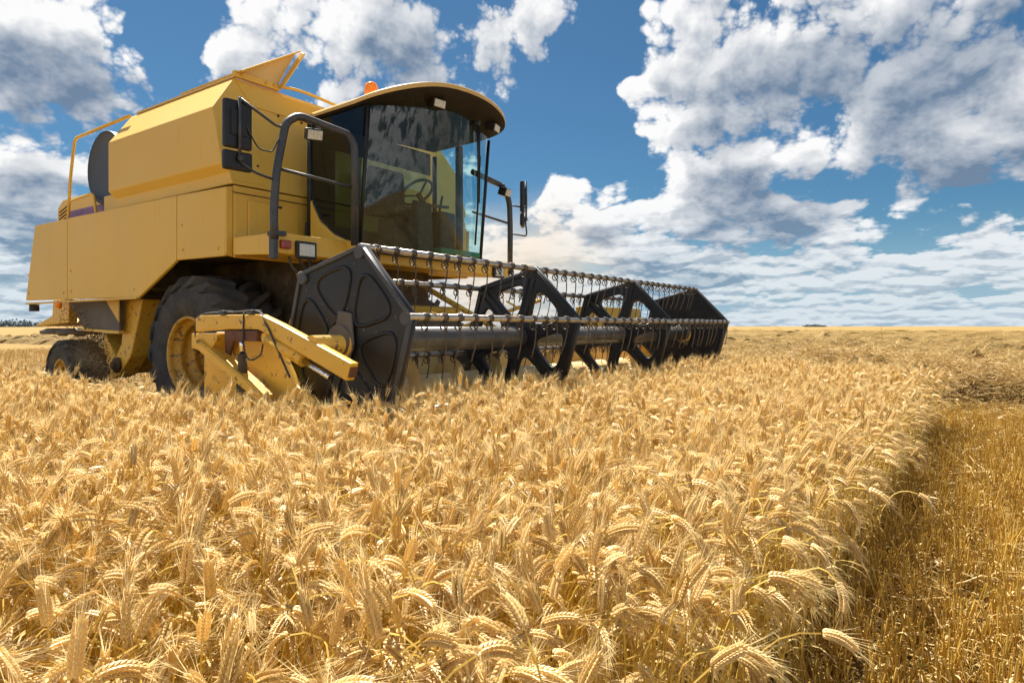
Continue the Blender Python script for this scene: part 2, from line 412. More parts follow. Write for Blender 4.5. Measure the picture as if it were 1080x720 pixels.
# ------------------------------------------------------------------ straw, stubble and wheat prototypes
def vnoise(x, seed=0):
    return math.sin(x*1.7+seed*3.1)*.5+math.sin(x*3.9+seed*1.3)*.3+math.sin(x*9.1+seed)*.2
class PL:
    """verts/faces/material lists for a plant"""
    def __init__(s): s.v = []; s.f = []; s.m = []
    def tube(s, pts, r, mi, seg=3):
        b = len(s.v); n = len(pts); up = Vector((.3, .9, .1))
        for i, p in enumerate(pts):
            t = (pts[min(i+1, n-1)]-pts[max(i-1, 0)]).normalized(); u = t.cross(up).normalized(); w_ = t.cross(u)
            rr = r[i] if isinstance(r, list) else r
            for k in range(seg):
                a = 2*PI*k/seg; s.v.append(p+(u*math.cos(a)+w_*math.sin(a))*rr)
        for i in range(n-1):
            for k in range(seg):
                s.f.append((b+i*seg+k, b+i*seg+(k+1) % seg, b+(i+1)*seg+(k+1) % seg, b+(i+1)*seg+k)); s.m.append(mi)
        s.f.append(tuple(b+(n-1)*seg+k for k in range(seg))); s.m.append(mi)
    def grain(s, c, d, L, r, side, mi):
        """fat spindle: 10 verts"""
        d = d.normalized(); u = d.cross(side).normalized(); w_ = d.cross(u); b = len(s.v)
        s.v.append(c-d*L*.5)
        for q, rr in ((-.18, .95), (.14, .85)):
            for k in range(4):
                a = PI/4+PI/2*k; s.v.append(c+d*L*q+(u*math.cos(a)+w_*math.sin(a))*r*rr)
        s.v.append(c+d*L*.55)
        for k in range(4):
            k2 = (k+1) % 4
            s.f += [(b, b+1+k2, b+1+k), (b+1+k, b+1+k2, b+5+k2, b+5+k), (b+5+k, b+5+k2, b+9)]; s.m += [mi]*3
    def awn(s, p, d, L, curve, wd, mi):
        d = d.normalized(); b = len(s.v); side = d.cross(Vector((random.uniform(-1, 1), random.uniform(-1, 1), random.uniform(-1, 1)))).normalized()
        q = p+d*L*.5+curve*L*.18; e = p+d*L+curve*L*.6
        s.v += [p-side*wd, p+side*wd, q+side*wd*.75, q-side*wd*.75, e]
        s.f += [(b, b+1, b+2, b+3), (b+3, b+2, b+4)]; s.m += [mi, mi]
    def leaf(s, p, d, L, wd, mi, droop=1.0):
        n = 5; pts = []; dd = d.normalized(); q = p.copy(); tw = random.uniform(-2.5, 2.5); side0 = dd.cross(Vector((0, 0, 1))).normalized()
        b = len(s.v)
        for i in range(n):
            side = Matrix.Rotation(tw*i/n, 3, dd) @ side0; ww = wd*(1-(i/(n-1))**1.6)+.0004
            s.v += [q-side*ww, q+side*ww]
            q = q+dd*L/n; dd = (dd+Vector((random.uniform(-.2, .2), random.uniform(-.2, .2), -.45*droop))).normalized()
        for i in range(n-1): s.f.append((b+2*i, b+2*i+1, b+2*i+3, b+2*i+2)); s.m.append(mi)
    def mesh(s, name, mats, smooth=False):
        me = bpy.data.meshes.new(name); me.from_pydata([tuple(q) for q in s.v], [], s.f)
        for m in mats: me.materials.append(m)
        me.polygons.foreach_set('material_index', s.m)
        if smooth: me.polygons.foreach_set('use_smooth', [True]*len(s.m))
        me.update(); return me
def wheat_plant(i, lod=False):
    p = PL(); Hh = random.uniform(.60, .70); lean = Vector((random.uniform(-.08, .08), random.uniform(-.08, .08), 0))
    pts = [Vector((0, 0, 0))]
    for k in range(1, 6):
        t = k/5; pts.append(Vector((lean.x*t*t, lean.y*t*t, Hh*.90*t)))
    kind = random.random(); nod = random.uniform(.2, .9) if kind < .12 else random.uniform(1.4, 2.2) if kind < .56 else random.uniform(2.2, 3.1)
    d = Vector((.05, 0, 1)).normalized(); q = pts[-1].copy(); seg = random.uniform(.028, .040)
    for k in range(4):
        d = (Matrix.Rotation(nod*.15, 3, 'Y') @ d).normalized(); q = q+d*seg; pts.append(q.copy())
    p.tube(pts, [.0021]*5+[.0016]*(len(pts)-5), 0, 3)
    # ear follows on, still bending over
    nsp = random.randint(8, 11); L = random.uniform(.047, .067); st = L/nsp; flat = random.uniform(0, PI)
    side = d.cross(Vector((math.cos(flat), math.sin(flat), .2))).normalized()
    for k in range(nsp):
        d = (Matrix.Rotation(nod*.40/nsp, 3, 'Y') @ d).normalized(); q = q+d*st
        side = (side-d*side.dot(d)).normalized(); oth = d.cross(side)
        tpr = 1-.35*abs(k/nsp-.4)
        for sgn in ((1, -1) if True else (1,)):
            o = q+side*sgn*.0046*tpr
            for g in (-1, 1):
                gd = d+side*sgn*.42+oth*g*.30
                p.grain(o+oth*g*.0032*tpr+gd*.002, gd, .0142*tpr, .0033*tpr, side, 1)
            if random.random() < .95:
                ad = d+side*sgn*random.uniform(.15, .40)+oth*random.uniform(-.3, .3)
                p.awn(o+ad*.006, ad, random.uniform(.034, .062)*(1.05-.2*k/nsp), Vector((random.uniform(-.25, .25), random.uniform(-.25, .25), random.uniform(-.12, .2))), .00040, 2)
    p.grain(q+d*.006, d, .013, .0028, side, 1)
    for k in range(4): p.awn(q+d*.006, d+side*random.uniform(-.3, .3)+oth*random.uniform(-.3, .3), random.uniform(.05, .08), Vector((0, 0, .1)), .00038, 2)
    for k in range(random.choice((1, 2, 2, 3))):
        z = random.uniform(.25, .8); a = random.uniform(0, 2*PI); t = z
        p.leaf(Vector((lean.x*t*t, lean.y*t*t, Hh*.86*z)), Vector((math.cos(a), math.sin(a), random.uniform(.2, 1.3))), random.uniform(.10, .22), random.uniform(.0025, .0050), 3, random.uniform(.6, 1.6))
    return p.mesh('wheat_plant_%d' % i, [M['stem'], M['ear'], M['awn'], M['leaf']])
def stub_plant(i):
    p = PL()
    for k in range(random.randint(3, 6)):
        x, y = random.gauss(0, .014), random.gauss(0, .014); hh = random.uniform(.08, .19); l = Vector((random.gauss(0, .13), random.gauss(0, .13), 1))
        b = Vector((x, y, 0)); p.tube([b, b+l*hh*.5, b+l*hh], .0021, 0, 4)
        if random.random() < .55: p.leaf(b+l*hh*random.uniform(.2, .8), Vector((random.uniform(-1, 1), random.uniform(-1, 1), random.uniform(0, 1))), random.uniform(.04, .11), .003, 1, 1.2)
    return p.mesh('stubble_tuft_%d' % i, [M['stub'], M['litter']])
def litter_clump(i, n=14, spread=.12, hh=.05):
    p = PL()
    for k in range(n):
        c = Vector((random.gauss(0, spread), random.gauss(0, spread), random.uniform(.003, hh))); a = random.uniform(0, 2*PI)
        d = Vector((math.cos(a), math.sin(a), random.gauss(0, .18))); L = random.uniform(.05, .22)
        mid = c+d*L*.5+Vector((random.gauss(0, .012), random.gauss(0, .012), random.gauss(0, .012)))
        if random.random() < .7: p.tube([c, mid, c+d*L], .0019, 0, 3)
        else: p.leaf(c, d, L*.8, .0035, 0, .2)
    return p.mesh('straw_clump_%d' % i, [M['litter']])
def weed_plant(i):
    p = PL()
    for k in range(5):
        a = random.uniform(0, 2*PI); p.leaf(Vector((0, 0, .01)), Vector((math.cos(a), math.sin(a), 1.6)), random.uniform(.06, .13), .004, 0, .5)
    return p.mesh('weed_%d' % i, [M['weed']])

def proto_collection(name, meshes):
    c = bpy.data.collections.new(name)
    for k, me in enumerate(meshes):
        o = bpy.data.objects.new('%s_%02d' % (name, k), me); c.objects.link(o)
    return c
def scatter(name, pts, rots, scl, idx, coll, label, cat):
    me = bpy.data.meshes.new(name); n = len(pts); me.vertices.add(n)
    me.vertices.foreach_set('co', np.asarray(pts, np.float32).ravel())
    a = me.attributes.new('rot', 'FLOAT_VECTOR', 'POINT'); a.data.foreach_set('vector', np.asarray(rots, np.float32).ravel())
    a = me.attributes.new('scl', 'FLOAT', 'POINT'); a.data.foreach_set('value', np.asarray(scl, np.float32))
    a = me.attributes.new('idx', 'INT', 'POINT'); a.data.foreach_set('value', np.asarray(idx, np.int32))
    o = bpy.data.objects.new(name, me); COL.objects.link(o)
    g = bpy.data.node_groups.new(name+'_nodes', 'GeometryNodeTree')
    g.interface.new_socket('Geometry', in_out='INPUT', socket_type='NodeSocketGeometry'); g.interface.new_socket('Geometry', in_out='OUTPUT', socket_type='NodeSocketGeometry')
    gi = g.nodes.new('NodeGroupInput'); go = g.nodes.new('NodeGroupOutput')
    ip = g.nodes.new('GeometryNodeInstanceOnPoints'); ci = g.nodes.new('GeometryNodeCollectionInfo')
    ci.inputs['Collection'].default_value = coll; ci.inputs['Separate Children'].default_value = True; ci.inputs['Reset Children'].default_value = True
    def at(nm, ty):
        q = g.nodes.new('GeometryNodeInputNamedAttribute'); q.data_type = ty; q.inputs['Name'].default_value = nm
        return q.outputs[0]
    g.links.new(gi.outputs[0], ip.inputs['Points']); g.links.new(ci.outputs[0], ip.inputs['Instance']); ip.inputs['Pick Instance'].default_value = True
    g.links.new(at('idx', 'INT'), ip.inputs['Instance Index']); g.links.new(at('rot', 'FLOAT_VECTOR'), ip.inputs['Rotation']); g.links.new(at('scl', 'FLOAT'), ip.inputs['Scale'])
    g.links.new(ip.outputs[0], go.inputs[0])
    md = o.modifiers.new('scatter', 'NODES'); md.node_group = g
    return tag(o, label, cat, kind='stuff')
def in_view(P, margin=.9):
    """what the camera, or one a step to its side, could see"""
    x, y = P[:, 0], P[:, 1]
    return (y > -.6) & (np.abs(x) < .80*y+margin)
def world_pts(xy):
    xy = np.asarray(xy); return np.stack([ORG.x+Fv.x*xy[:, 0]+Hv.x*xy[:, 1], ORG.y+Fv.y*xy[:, 0]+Hv.y*xy[:, 1], np.zeros(len(xy))], 1)
def rnd_field(x0, x1, y0, y1, dens):
    n = int((x1-x0)*(y1-y0)*dens); return np.stack([np.random.uniform(x0, x1, n), np.random.uniform(y0, y1, n)], 1)
def smooth_rand(xy, s, seed):
    x, y = xy[:, 0]*s, xy[:, 1]*s
    return (np.sin(x*1.3+seed)+np.sin(y*1.7+seed*2)+np.sin((x+y)*.9+seed*3)+np.sin((x-y)*2.1+seed*5))/4

EDGE = 6.46        # the cut edge of the standing wheat, machine x
HFAR = 3.05        # far side of the swath being cut
KNIFE = 3.95
# standing wheat
f1_ = rnd_field(KNIFE, EDGE, -7.2, HFAR, 880); f2_ = rnd_field(-14, KNIFE, -9.0, -2.98, 700)
xy = np.concatenate([f1_, f2_])
P = world_pts(xy)
wob = .06*smooth_rand(xy, 2.2, 1.)+np.random.normal(0, .025, len(xy))
keep = in_view(P) & (xy[:, 0] < EDGE+wob) & (np.hypot(P[:, 0], P[:, 1]) > .34)
# thinned, trodden places where the stems show
keep &= ~((smooth_rand(xy, 3.1, 4.) > .62) & (np.random.rand(len(xy)) < .45))
P = P[keep]; xy = xy[keep]; n = len(P)
wind = R(-30)      # ears mostly nod one way
rz = np.where(np.random.rand(n) < .45, np.random.normal(wind, 1.0, n), np.random.uniform(0, 2*PI, n))
tilt = np.random.normal(0, .09, (n, 2)); edge_f = np.clip(1-(EDGE-xy[:, 0])/.35, 0, 1)
rots = np.stack([tilt[:, 0]+.02, tilt[:, 1]+edge_f*np.abs(np.random.normal(0, .05, n)), rz], 1)
scl = .965+.055*smooth_rand(xy, 1.1, 2.)+np.random.normal(0, .045, n)
NV = 26
wheat_protos = proto_collection('wheat_plant', [wheat_plant(i) for i in range(NV)])
scatter('wheat', P, rots, scl, np.random.randint(0, NV, n), wheat_protos, 'ripe golden bearded wheat standing uncut in front of the combine', 'wheat')
print('wheat plants', n)
# stubble: dense by the camera, thinner far away
bands = [rnd_field(EDGE-.25, 8.6, -7, 4.2, 520), rnd_field(3.2, 14, HFAR, 9, 120), rnd_field(-4, 22, 9, 20, 42), rnd_field(-30, -2.9, -2.95, 14, 26), rnd_field(-6, 30, 20, 34, 16)]
xy = np.concatenate(bands); P = world_pts(xy)
keep = in_view(P) & ~((xy[:, 0] < EDGE-.02) & (xy[:, 1] < HFAR) & (xy[:, 0] > -3)) & (np.hypot(P[:, 0], P[:, 1]) > .25)
# drill rows
row = (xy[:, 0]/.15) % 1.0
keep &= (np.abs(row-.5) < .24) | (np.random.rand(len(xy)) < .38)
P = P[keep]; n = len(P)
rots = np.stack([np.random.normal(0, .12, n), np.random.normal(0, .12, n), np.random.uniform(0, 2*PI, n)], 1)
stub_protos = proto_collection('stubble_tuft', [stub_plant(i) for i in range(14)])
scatter('stubble', P, rots, np.random.uniform(.75, 1.25, n), np.random.randint(0, 14, n), stub_protos, 'short cut stubble beside the standing wheat', 'stubble')
print('stubble', n)
# straw litter and windrows
lit_protos = proto_collection('straw_clump', [litter_clump(i) for i in range(10)])
xy = np.concatenate([rnd_field(EDGE-.05, 8.6, -7, 4.2, 13), rnd_field(3.2, 14, HFAR, 9, 22), rnd_field(-8, 24, 9, 22, 9), rnd_field(-30, -3, -2.9, 14, 8), rnd_field(-10, 40, 22, 42, 3)])
P = world_pts(xy); keep = in_view(P) & ~((xy[:, 0] < EDGE-.02) & (xy[:, 1] < HFAR) & (xy[:, 0] > -3)); P = P[keep]; n = len(P)
P[:, 2] = np.random.uniform(0, .07, n)
rots = np.stack([np.random.normal(0, .15, n), np.random.normal(0, .15, n), np.random.uniform(0, 2*PI, n)], 1)
scatter('straw_litter', P, rots, np.random.uniform(.7, 1.5, n), np.random.randint(0, 10, n), lit_protos, 'loose broken straw scattered over the stubble', 'straw')
wee = proto_collection('weed', [weed_plant(i) for i in range(6)])
xy = rnd_field(EDGE-.2, 8.4, -6, 3.4, 14); P = world_pts(xy); P = P[in_view(P)]; n = len(P)
scatter('weeds', P, np.stack([np.zeros(n), np.zeros(n), np.random.uniform(0, 6.28, n)], 1), np.random.uniform(.5, 1.2, n), np.random.randint(0, 6, n), wee, 'small green weeds sprouting among the stubble', 'weeds')

def ridge_height(x, y, k, full=True):
    """height of windrow k over machine point (x, y)"""
    c = WIND_Y[k]+.35*vnoise(x*.12, k)
    wd = (.62 if k == 0 else .75)+.15*vnoise(x*.5, k+5); t = abs(y-c)/wd
    return max(0, 1-t*t)**(.45 if k == 0 else .7)*(.30+.10*vnoise(x*.9, k+2)+.05*vnoise(x*2.3, k+7))*(1.9 if k == 0 else 1.6)
def windrow_mesh(name, ks, x0, x1, step, m):
    bm = bmesh.new()
    for k in ks:
        xs = np.arange(x0, x1, step); prev = None
        for x in xs:
            c = WIND_Y[k]+.35*vnoise(x*.12, k); ring = []
            for q in np.linspace(-.95, .95, 9):
                y = c+q; z = ridge_height(x, y, k)*random.uniform(.75, 1.2)-.02
                ring.append(bm.verts.new(W(x+random.uniform(-.4, .4)*step, y+random.uniform(-.04, .04), z)))
            if prev:
                for i in range(8): bm.faces.new((prev[i], ring[i], ring[i+1], prev[i+1]))
            prev = ring
    me = bpy.data.meshes.new(name); bm.to_mesh(me); bm.free(); me.materials.append(m)
    o = bpy.data.objects.new(name, me); COL.objects.link(o); return o
def windrow_mat():
    m, t, b = mat('windrow_straw'); o = objco(t)
    mp = t.nodes.new('ShaderNodeMapping'); mp.inputs['Rotation'].default_value = (0, 0, A_); mp.inputs['Scale'].default_value = (6, 26, 26); t.links.new(o, mp.inputs[0])
    n1 = noise(t, mp.outputs[0], 1.6, 6, .7, .6); n2 = noise(t, o, 1.2, 5, .6)
    c = mixc(t, n1.smooth(.35, .68), (.12, .070, .018), (.42, .275, .085)); c = mixc(t, n2.smooth(.4, .7)*.35, c, (.30, .19, .06))
    t.links.new(c, b.inputs['Base Color']); b.inputs['Roughness'].default_value = .8; b.inputs['Specular IOR Level'].default_value = .2
    bump(t, b, n1, 1.0, .08); return m
WM = windrow_mat()
o = windrow_mesh('straw_windrow', [0], -2, 12, .16, WM)
tag(o, 'thick windrow of cut straw at right edge of field, dark underneath', 'windrow')
o = windrow_mesh('straw_windrows', range(1, 9), -60, 70, .45, WM); tag(o, 'rows of cut straw lying across the far stubble', 'straw', kind='stuff')
o = windrow_mesh('distant_straw_windrows', range(9, 22), -140, 160, 1.4, WM); tag(o, 'faint rows of straw near the horizon', 'straw', kind='stuff')
pts = []
for k, dens, x0, x1 in ((0, 150, 3, 12), (1, 18, -1, 18), (2, 8, -3, 24), (3, 4, -6, 30)):
    for q in range(int((x1-x0)*1.7*dens)):
        x = random.uniform(x0, x1); y = WIND_Y[k]+.35*vnoise(x*.12, k)+random.uniform(-.9, .9)
        z = ridge_height(x, y, k); p_ = W(x, y, max(0, z-.02)); pts.append(p_)
big_lit = proto_collection('straw_bunch', [litter_clump(20+i, 24, .16, .10) for i in range(8)])
P = np.array([tuple(p_) for p_ in pts]); P = P[in_view(P)]; n = len(P)
scatter('windrow_straw', P, np.stack([np.random.normal(0, .3, n), np.random.normal(0, .3, n), np.random.uniform(0, 6.28, n)], 1), np.random.uniform(.8, 1.5, n), np.random.randint(0, 8, n), big_lit, 'loose straw heaped on the windrows', 'straw')
#PART2
# ================================================================== the combine harvester
root = bpy.data.objects.new('combine_harvester', None); COL.objects.link(root)
root.location = ORG; root.rotation_euler = (0, 0, -A_)
tag(root, 'dusty yellow combine harvester with black reel, cutting the wheat', 'combine harvester')
Yw, Bk = M['yellow'], M['black']
def dup(o, parent):
    c = o.copy(); COL.objects.link(c); c.parent = parent
    for ch in [q for q in o.children]: dup(ch, c)
    return c

# ---- body
def mirror_pts(p): return p
for (pts, lab) in (([(-4.02, 1.53), (-3.70, 2.55), (-2.660, 2.55), (-2.660, 1.515)], 0),
                   ([(-2.645, 1.515), (-2.645, 2.55), (.030, 2.535), (.030, 1.855), (-.78, 1.49)], 0),
                   ([(.042, 1.86), (.042, 2.535), (.955, 2.52), (.925, 1.85)], 0)):
    for (a, b) in ((-1.86, -1.82), (1.82, 1.86)):
        mb = MB(); mb.prism(pts, 1, a, b, .012)
        # bolts along the edges of the sheet
        sgn = -1 if a < 0 else 1
        yb = a if a < 0 else b
        x0, z0 = pts[0]
        for (bx, bz) in ((pts[0][0]+.12, pts[0][1]+.10), (pts[0][0]+.10, pts[0][1]+.36), (pts[-1][0]-.10, pts[0][1]+.07)):
            mb.lathe([(.016, -.006*0), (.016, sgn*.007), (.006, sgn*.011)], 'y', 8, (bx, yb, bz))
        mb.build('side_panel', Yw, root)
mb = MB(); mb.box((-3.75, -1.79, 1.60), (-.82, 1.79, 2.50), .02); mb.box((-.82, -1.79, 1.92), (.90, 1.79, 2.50), .02)
mb.box((-3.4, -.98, .75), (1.0, .98, 1.92), .05)
mb.build('threshing_body', M['soot'], root)
# rolled lower lip of the long panel
for s_ in (-1, 1):
    mb = MB(); mb.box((-4.0, s_*1.845-.03, 1.475), (-.80, s_*1.845+.02, 1.497), .006); mb.build('panel_lip', Yw, root)
# wall behind the cab
mb = MB(); mb.prism([(-1.78, 1.84), (-1.78, 2.545), (1.78, 2.545), (1.78, 1.84)], 0, .93, .965, .012)
mb.prism([(-1.855, 1.86), (-1.855, 2.52), (-1.785, 2.535), (-1.785, 1.845)], 0, .925, .95, .006)
fw = mb.build('front_wall', Yw, root)
mb = MB(); mb.prism([(-1.64, 1.87), (-1.64, 2.42), (-1.05, 2.42), (-1.05, 1.87)], 0, .968, .984, .010)
d_ = mb.build('access_door', Yw, fw)
mb = MB(); mb.box((.985, -1.36, 2.385), (1.0, -1.26, 2.405), .004); mb.build('latch', M['soot'], d_)
mb = MB()
mb.box((.966, -1.80, 2.47), (.975, -.9, 2.478), .001); mb.build('seam_strip', M['soot'], fw)
# ---- grain tank
def xf(z): return .955-(z-2.52)*.285
sec = [(-1.79, 2.56), (-1.79, 2.675), (-1.865, 2.755), (-1.865, 3.33), (-1.56, 3.735), (1.56, 3.735), (1.865, 3.33), (1.865, 2.755), (1.79, 2.675), (1.79, 2.56)]
bm = bmesh.new()
va = [bm.verts.new((xf(z) if z > 2.6 else .95, y, z)) for y, z in sec]
vb = [bm.verts.new((-1.50-(.10 if z > 3.5 else 0), y, z)) for y, z in sec]
fs = [bm.faces.new(va), bm.faces.new(vb[::-1])]
for i in range(len(sec)): fs.append(bm.faces.new((va[i], vb[i], vb[(i+1) % len(sec)], va[(i+1) % len(sec)])))
bmesh.ops.recalc_face_normals(bm, faces=fs)
bmesh.ops.bevel(bm, geom=list({e for q in va+vb for e in q.link_edges}), offset=.014, segments=2, profile=.6, affect='EDGES')
mb = MB(); mb.b.free(); mb.b = bm
tank = mb.build('grain_tank', Yw, root)
# overlapping sheet on the tank front, standing a little proud, and its seam
def onfront(y, z, off): return (xf(z)+off, y, z)
mb = MB(); mb.plate([onfront(-1.55, 3.70, .006), onfront(-1.40, 3.46, .006), onfront(1.40, 3.46, .006), onfront(1.55, 3.70, .006)], .012)
mb.build('front_sheet', Yw, tank)
mb = MB(); mb.plate([onfront(-1.42, 3.45, .004), onfront(-1.80, 3.30, .004), onfront(-1.80, 2.60, .004), onfront(-1.42, 2.60, .004)], .008); mb.build('front_sheet', Yw, tank)
for y, z in ((-1.47, 3.35), (-1.47, 2.8), (-1.36, 3.43), (-1.1, 3.44), (-.8, 3.44)):
    mb = MB(); mb.lathe([(.014, 0), (.014, .008), (.005, .012)], 'x', 8, onfront(y, z, .008)); mb.build('bolt', M['soot'], tank)
# raised lid over the tank
mb = MB(); mb.plate([(-.45, -1.56, 3.775), (.74, -1.56, 3.775), (.78, -.87, 4.20), (-.45, -.87, 4.20)], .02)
lid = mb.build('tank_lid', Yw, tank)
mb = MB(); mb.plate([(.62, -1.55, 3.785), (.72, -.90, 4.17), (.64, -1.06, 3.80)], .016); mb.build('lid_gusset', M['dusty'], lid)
mb = MB(); mb.plate([(.66, -1.07, 3.76), (.745, -.84, 4.20), (.82, -.84, 4.17), (.735, -1.07, 3.74)], .018); mb.build('lid_edge', Yw, lid)
mb = MB(); mb.box((.60, -1.58, 3.735), (.66, -1.04, 3.80), .008)
for y in (-1.5, -1.22, -1.12): mb.lathe([(.016, 0), (.016, .01), (.006, .014)], 'x', 8, (.662, y, 3.77))
mb.build('lid_hinge', Yw, lid)
mb = MB(); mb.tube(bend([(.70, -1.05, 3.765), (.75, -.86, 3.77), (.80, -.55, 3.735), (.86, -.25, 3.68)], 5), .018, 8); mb.build('grab_rail', Yw, tank)
# thin seam strips on the rim of the tank
mb = MB(); mb.box((-1.45, -1.57, 3.737), (.60, -1.53, 3.762), .006); mb.build('tank_rim', M['dusty'], tank)

# ---- behind the tank: screen, hood, rails
mb = MB(); mb.lathe([(.05, -1.60), (.30, -1.61), (.42, -1.625), (.455, -1.65), (.462, -1.63), (.462, -1.50), (.43, -1.47), (.1, -1.46)], 'y', 48, (-2.13, 0, 3.17))
scr = mb.build('rotary_screen', simple('screen_mesh', (.045, .055, .075), .55, 0, .2, 60), root)
mb = MB(); mb.lathe([(.464, -1.50), (.480, -1.49), (.480, -1.43), (.40, -1.40)], 'y', 48, (-2.13, 0, 3.17)); mb.build('screen_rim', M['black'], scr)
mb = MB(); mb.prism([(-4.18, 2.56), (-4.16, 2.90), (-3.98, 3.0), (-1.6, 3.02), (-1.6, 2.56)], 1, -1.42, 1.42, .03)
hood = mb.build('engine_hood', Yw, root)
for k in range(5):
    mb = MB(); mb.box((-4.08, -1.432, 2.66+.05*k), (-3.72, -1.418, 2.672+.05*k), .003, Matrix.Rotation(R(-14), 3, 'Y')); mb.build('vent_slot', M['soot'], hood)
mb = MB(); mb.box((-3.35, -1.62, 2.52), (-2.02, -1.45, 2.74), .03); mb.build('side_cover', M['lilac'], root)
mb = MB(); mb.box((-2.1, -1.66, 2.55), (-1.7, -1.45, 2.80), .015); mb.build('screen_bracket', Yw, root)
mb = MB(); mb.tube(corner([(-3.05, -1.70, 2.55), (-2.98, -1.70, 3.10), (-2.84, -1.70, 3.64), (-1.33, -1.70, 3.66)], .10), .020, 8)
gr = mb.build('guard_rail', Yw, root)
mb = MB(); mb.tube(corner([(-3.02, -1.70, 2.83), (-2.3, -1.70, 2.86), (-2.2, -1.70, 2.55)], .08), .018, 8); mb.build('lower_rail', Yw, gr)
dup(gr, root).scale = (1, -1, 1)

# ---- under the body: skirt, elevator foot, spreader
mb = MB(); mb.prism([(-3.30, 1.52), (-2.78, 1.15), (-1.78, 1.11), (-1.78, 1.52)], 1, -1.62, -1.59, .01); mb.build('grey_skirt', M['greyplate'], root)
mb = MB(); mb.prism([(-2.82, 1.145), (-2.75, 1.11), (-1.75, 1.075), (-1.75, 1.115)], 1, -1.64, -1.58, .005); mb.prism([(-2.10, 1.50), (-1.75, 1.50), (-1.75, 1.22)], 1, -1.640, -1.622, .005)
mb.build('skirt_frame', Yw, root)
mb = MB(); mb.prism([(-1.86, 1.50), (-1.40, 1.50), (-1.70, .80), (-2.02, .55), (-2.22, .50), (-2.44, .92), (-2.40, 1.08), (-2.1, .78), (-1.95, .95)], 1, -1.52, -1.30, .015)
ele = mb.build('elevator_foot', M['worn'], root)
mb = MB(); mb.lathe([(.10, -1.53), (.10, -1.56), (.05, -1.565), (.05, -1.60), (.02, -1.60)], 'y', 16, (-2.02, 0, .68)); mb.build('bearing', M['soot'], ele)
mb = MB(); mb.prism([(-2.62, 1.1), (-2.35, 1.1), (-2.3, .62), (-2.42, .55)], 1, -1.2, -.9, .02); mb.build('support_leg', M['worn'], root)
mb = MB(); mb.prism([(-5.05, 1.17), (-4.35, 1.33), (-4.32, 1.56), (-3.75, 1.56), (-3.78, 1.22)], 1, -1.42, -1.30, .02); mb.prism([(-5.05, 1.165), (-4.35, 1.32), (-3.78, 1.22)], 1, -1.29, 1.2, .01)
spr = mb.build('straw_spreader', M['worn'], root)
for cx in (-4.55, -3.95):
    mb = MB(); mb.lathe([(.05, 1.14), (.20, 1.14), (.30, 1.10), (.28, 1.05), (.1, 1.06), (.05, 1.02)], 'z', 24, (cx, -1.2, 0)); mb.build('spinner_disc', M['greyplate'], spr)
mb = MB(); mb.tube([(-3.95, -1.78, 1.49), (-3.95, -1.78, 1.38)], .06, 12); mb.build('rubber_stop', M['rubber'], root)
mb = MB(); mb.box((-4.0, -1.2, 1.26), (-3.94, -1.14, 1.55), .01); mb.build('reflector_post', M['rust'], root)
mb = MB(); mb.lathe([(.045, -1.84), (.05, -1.87), (.03, -1.90), (.001, -1.905)], 'y', 16, (-2.9, 0, 1.45)); mb.build('side_marker', M['amber'], root)

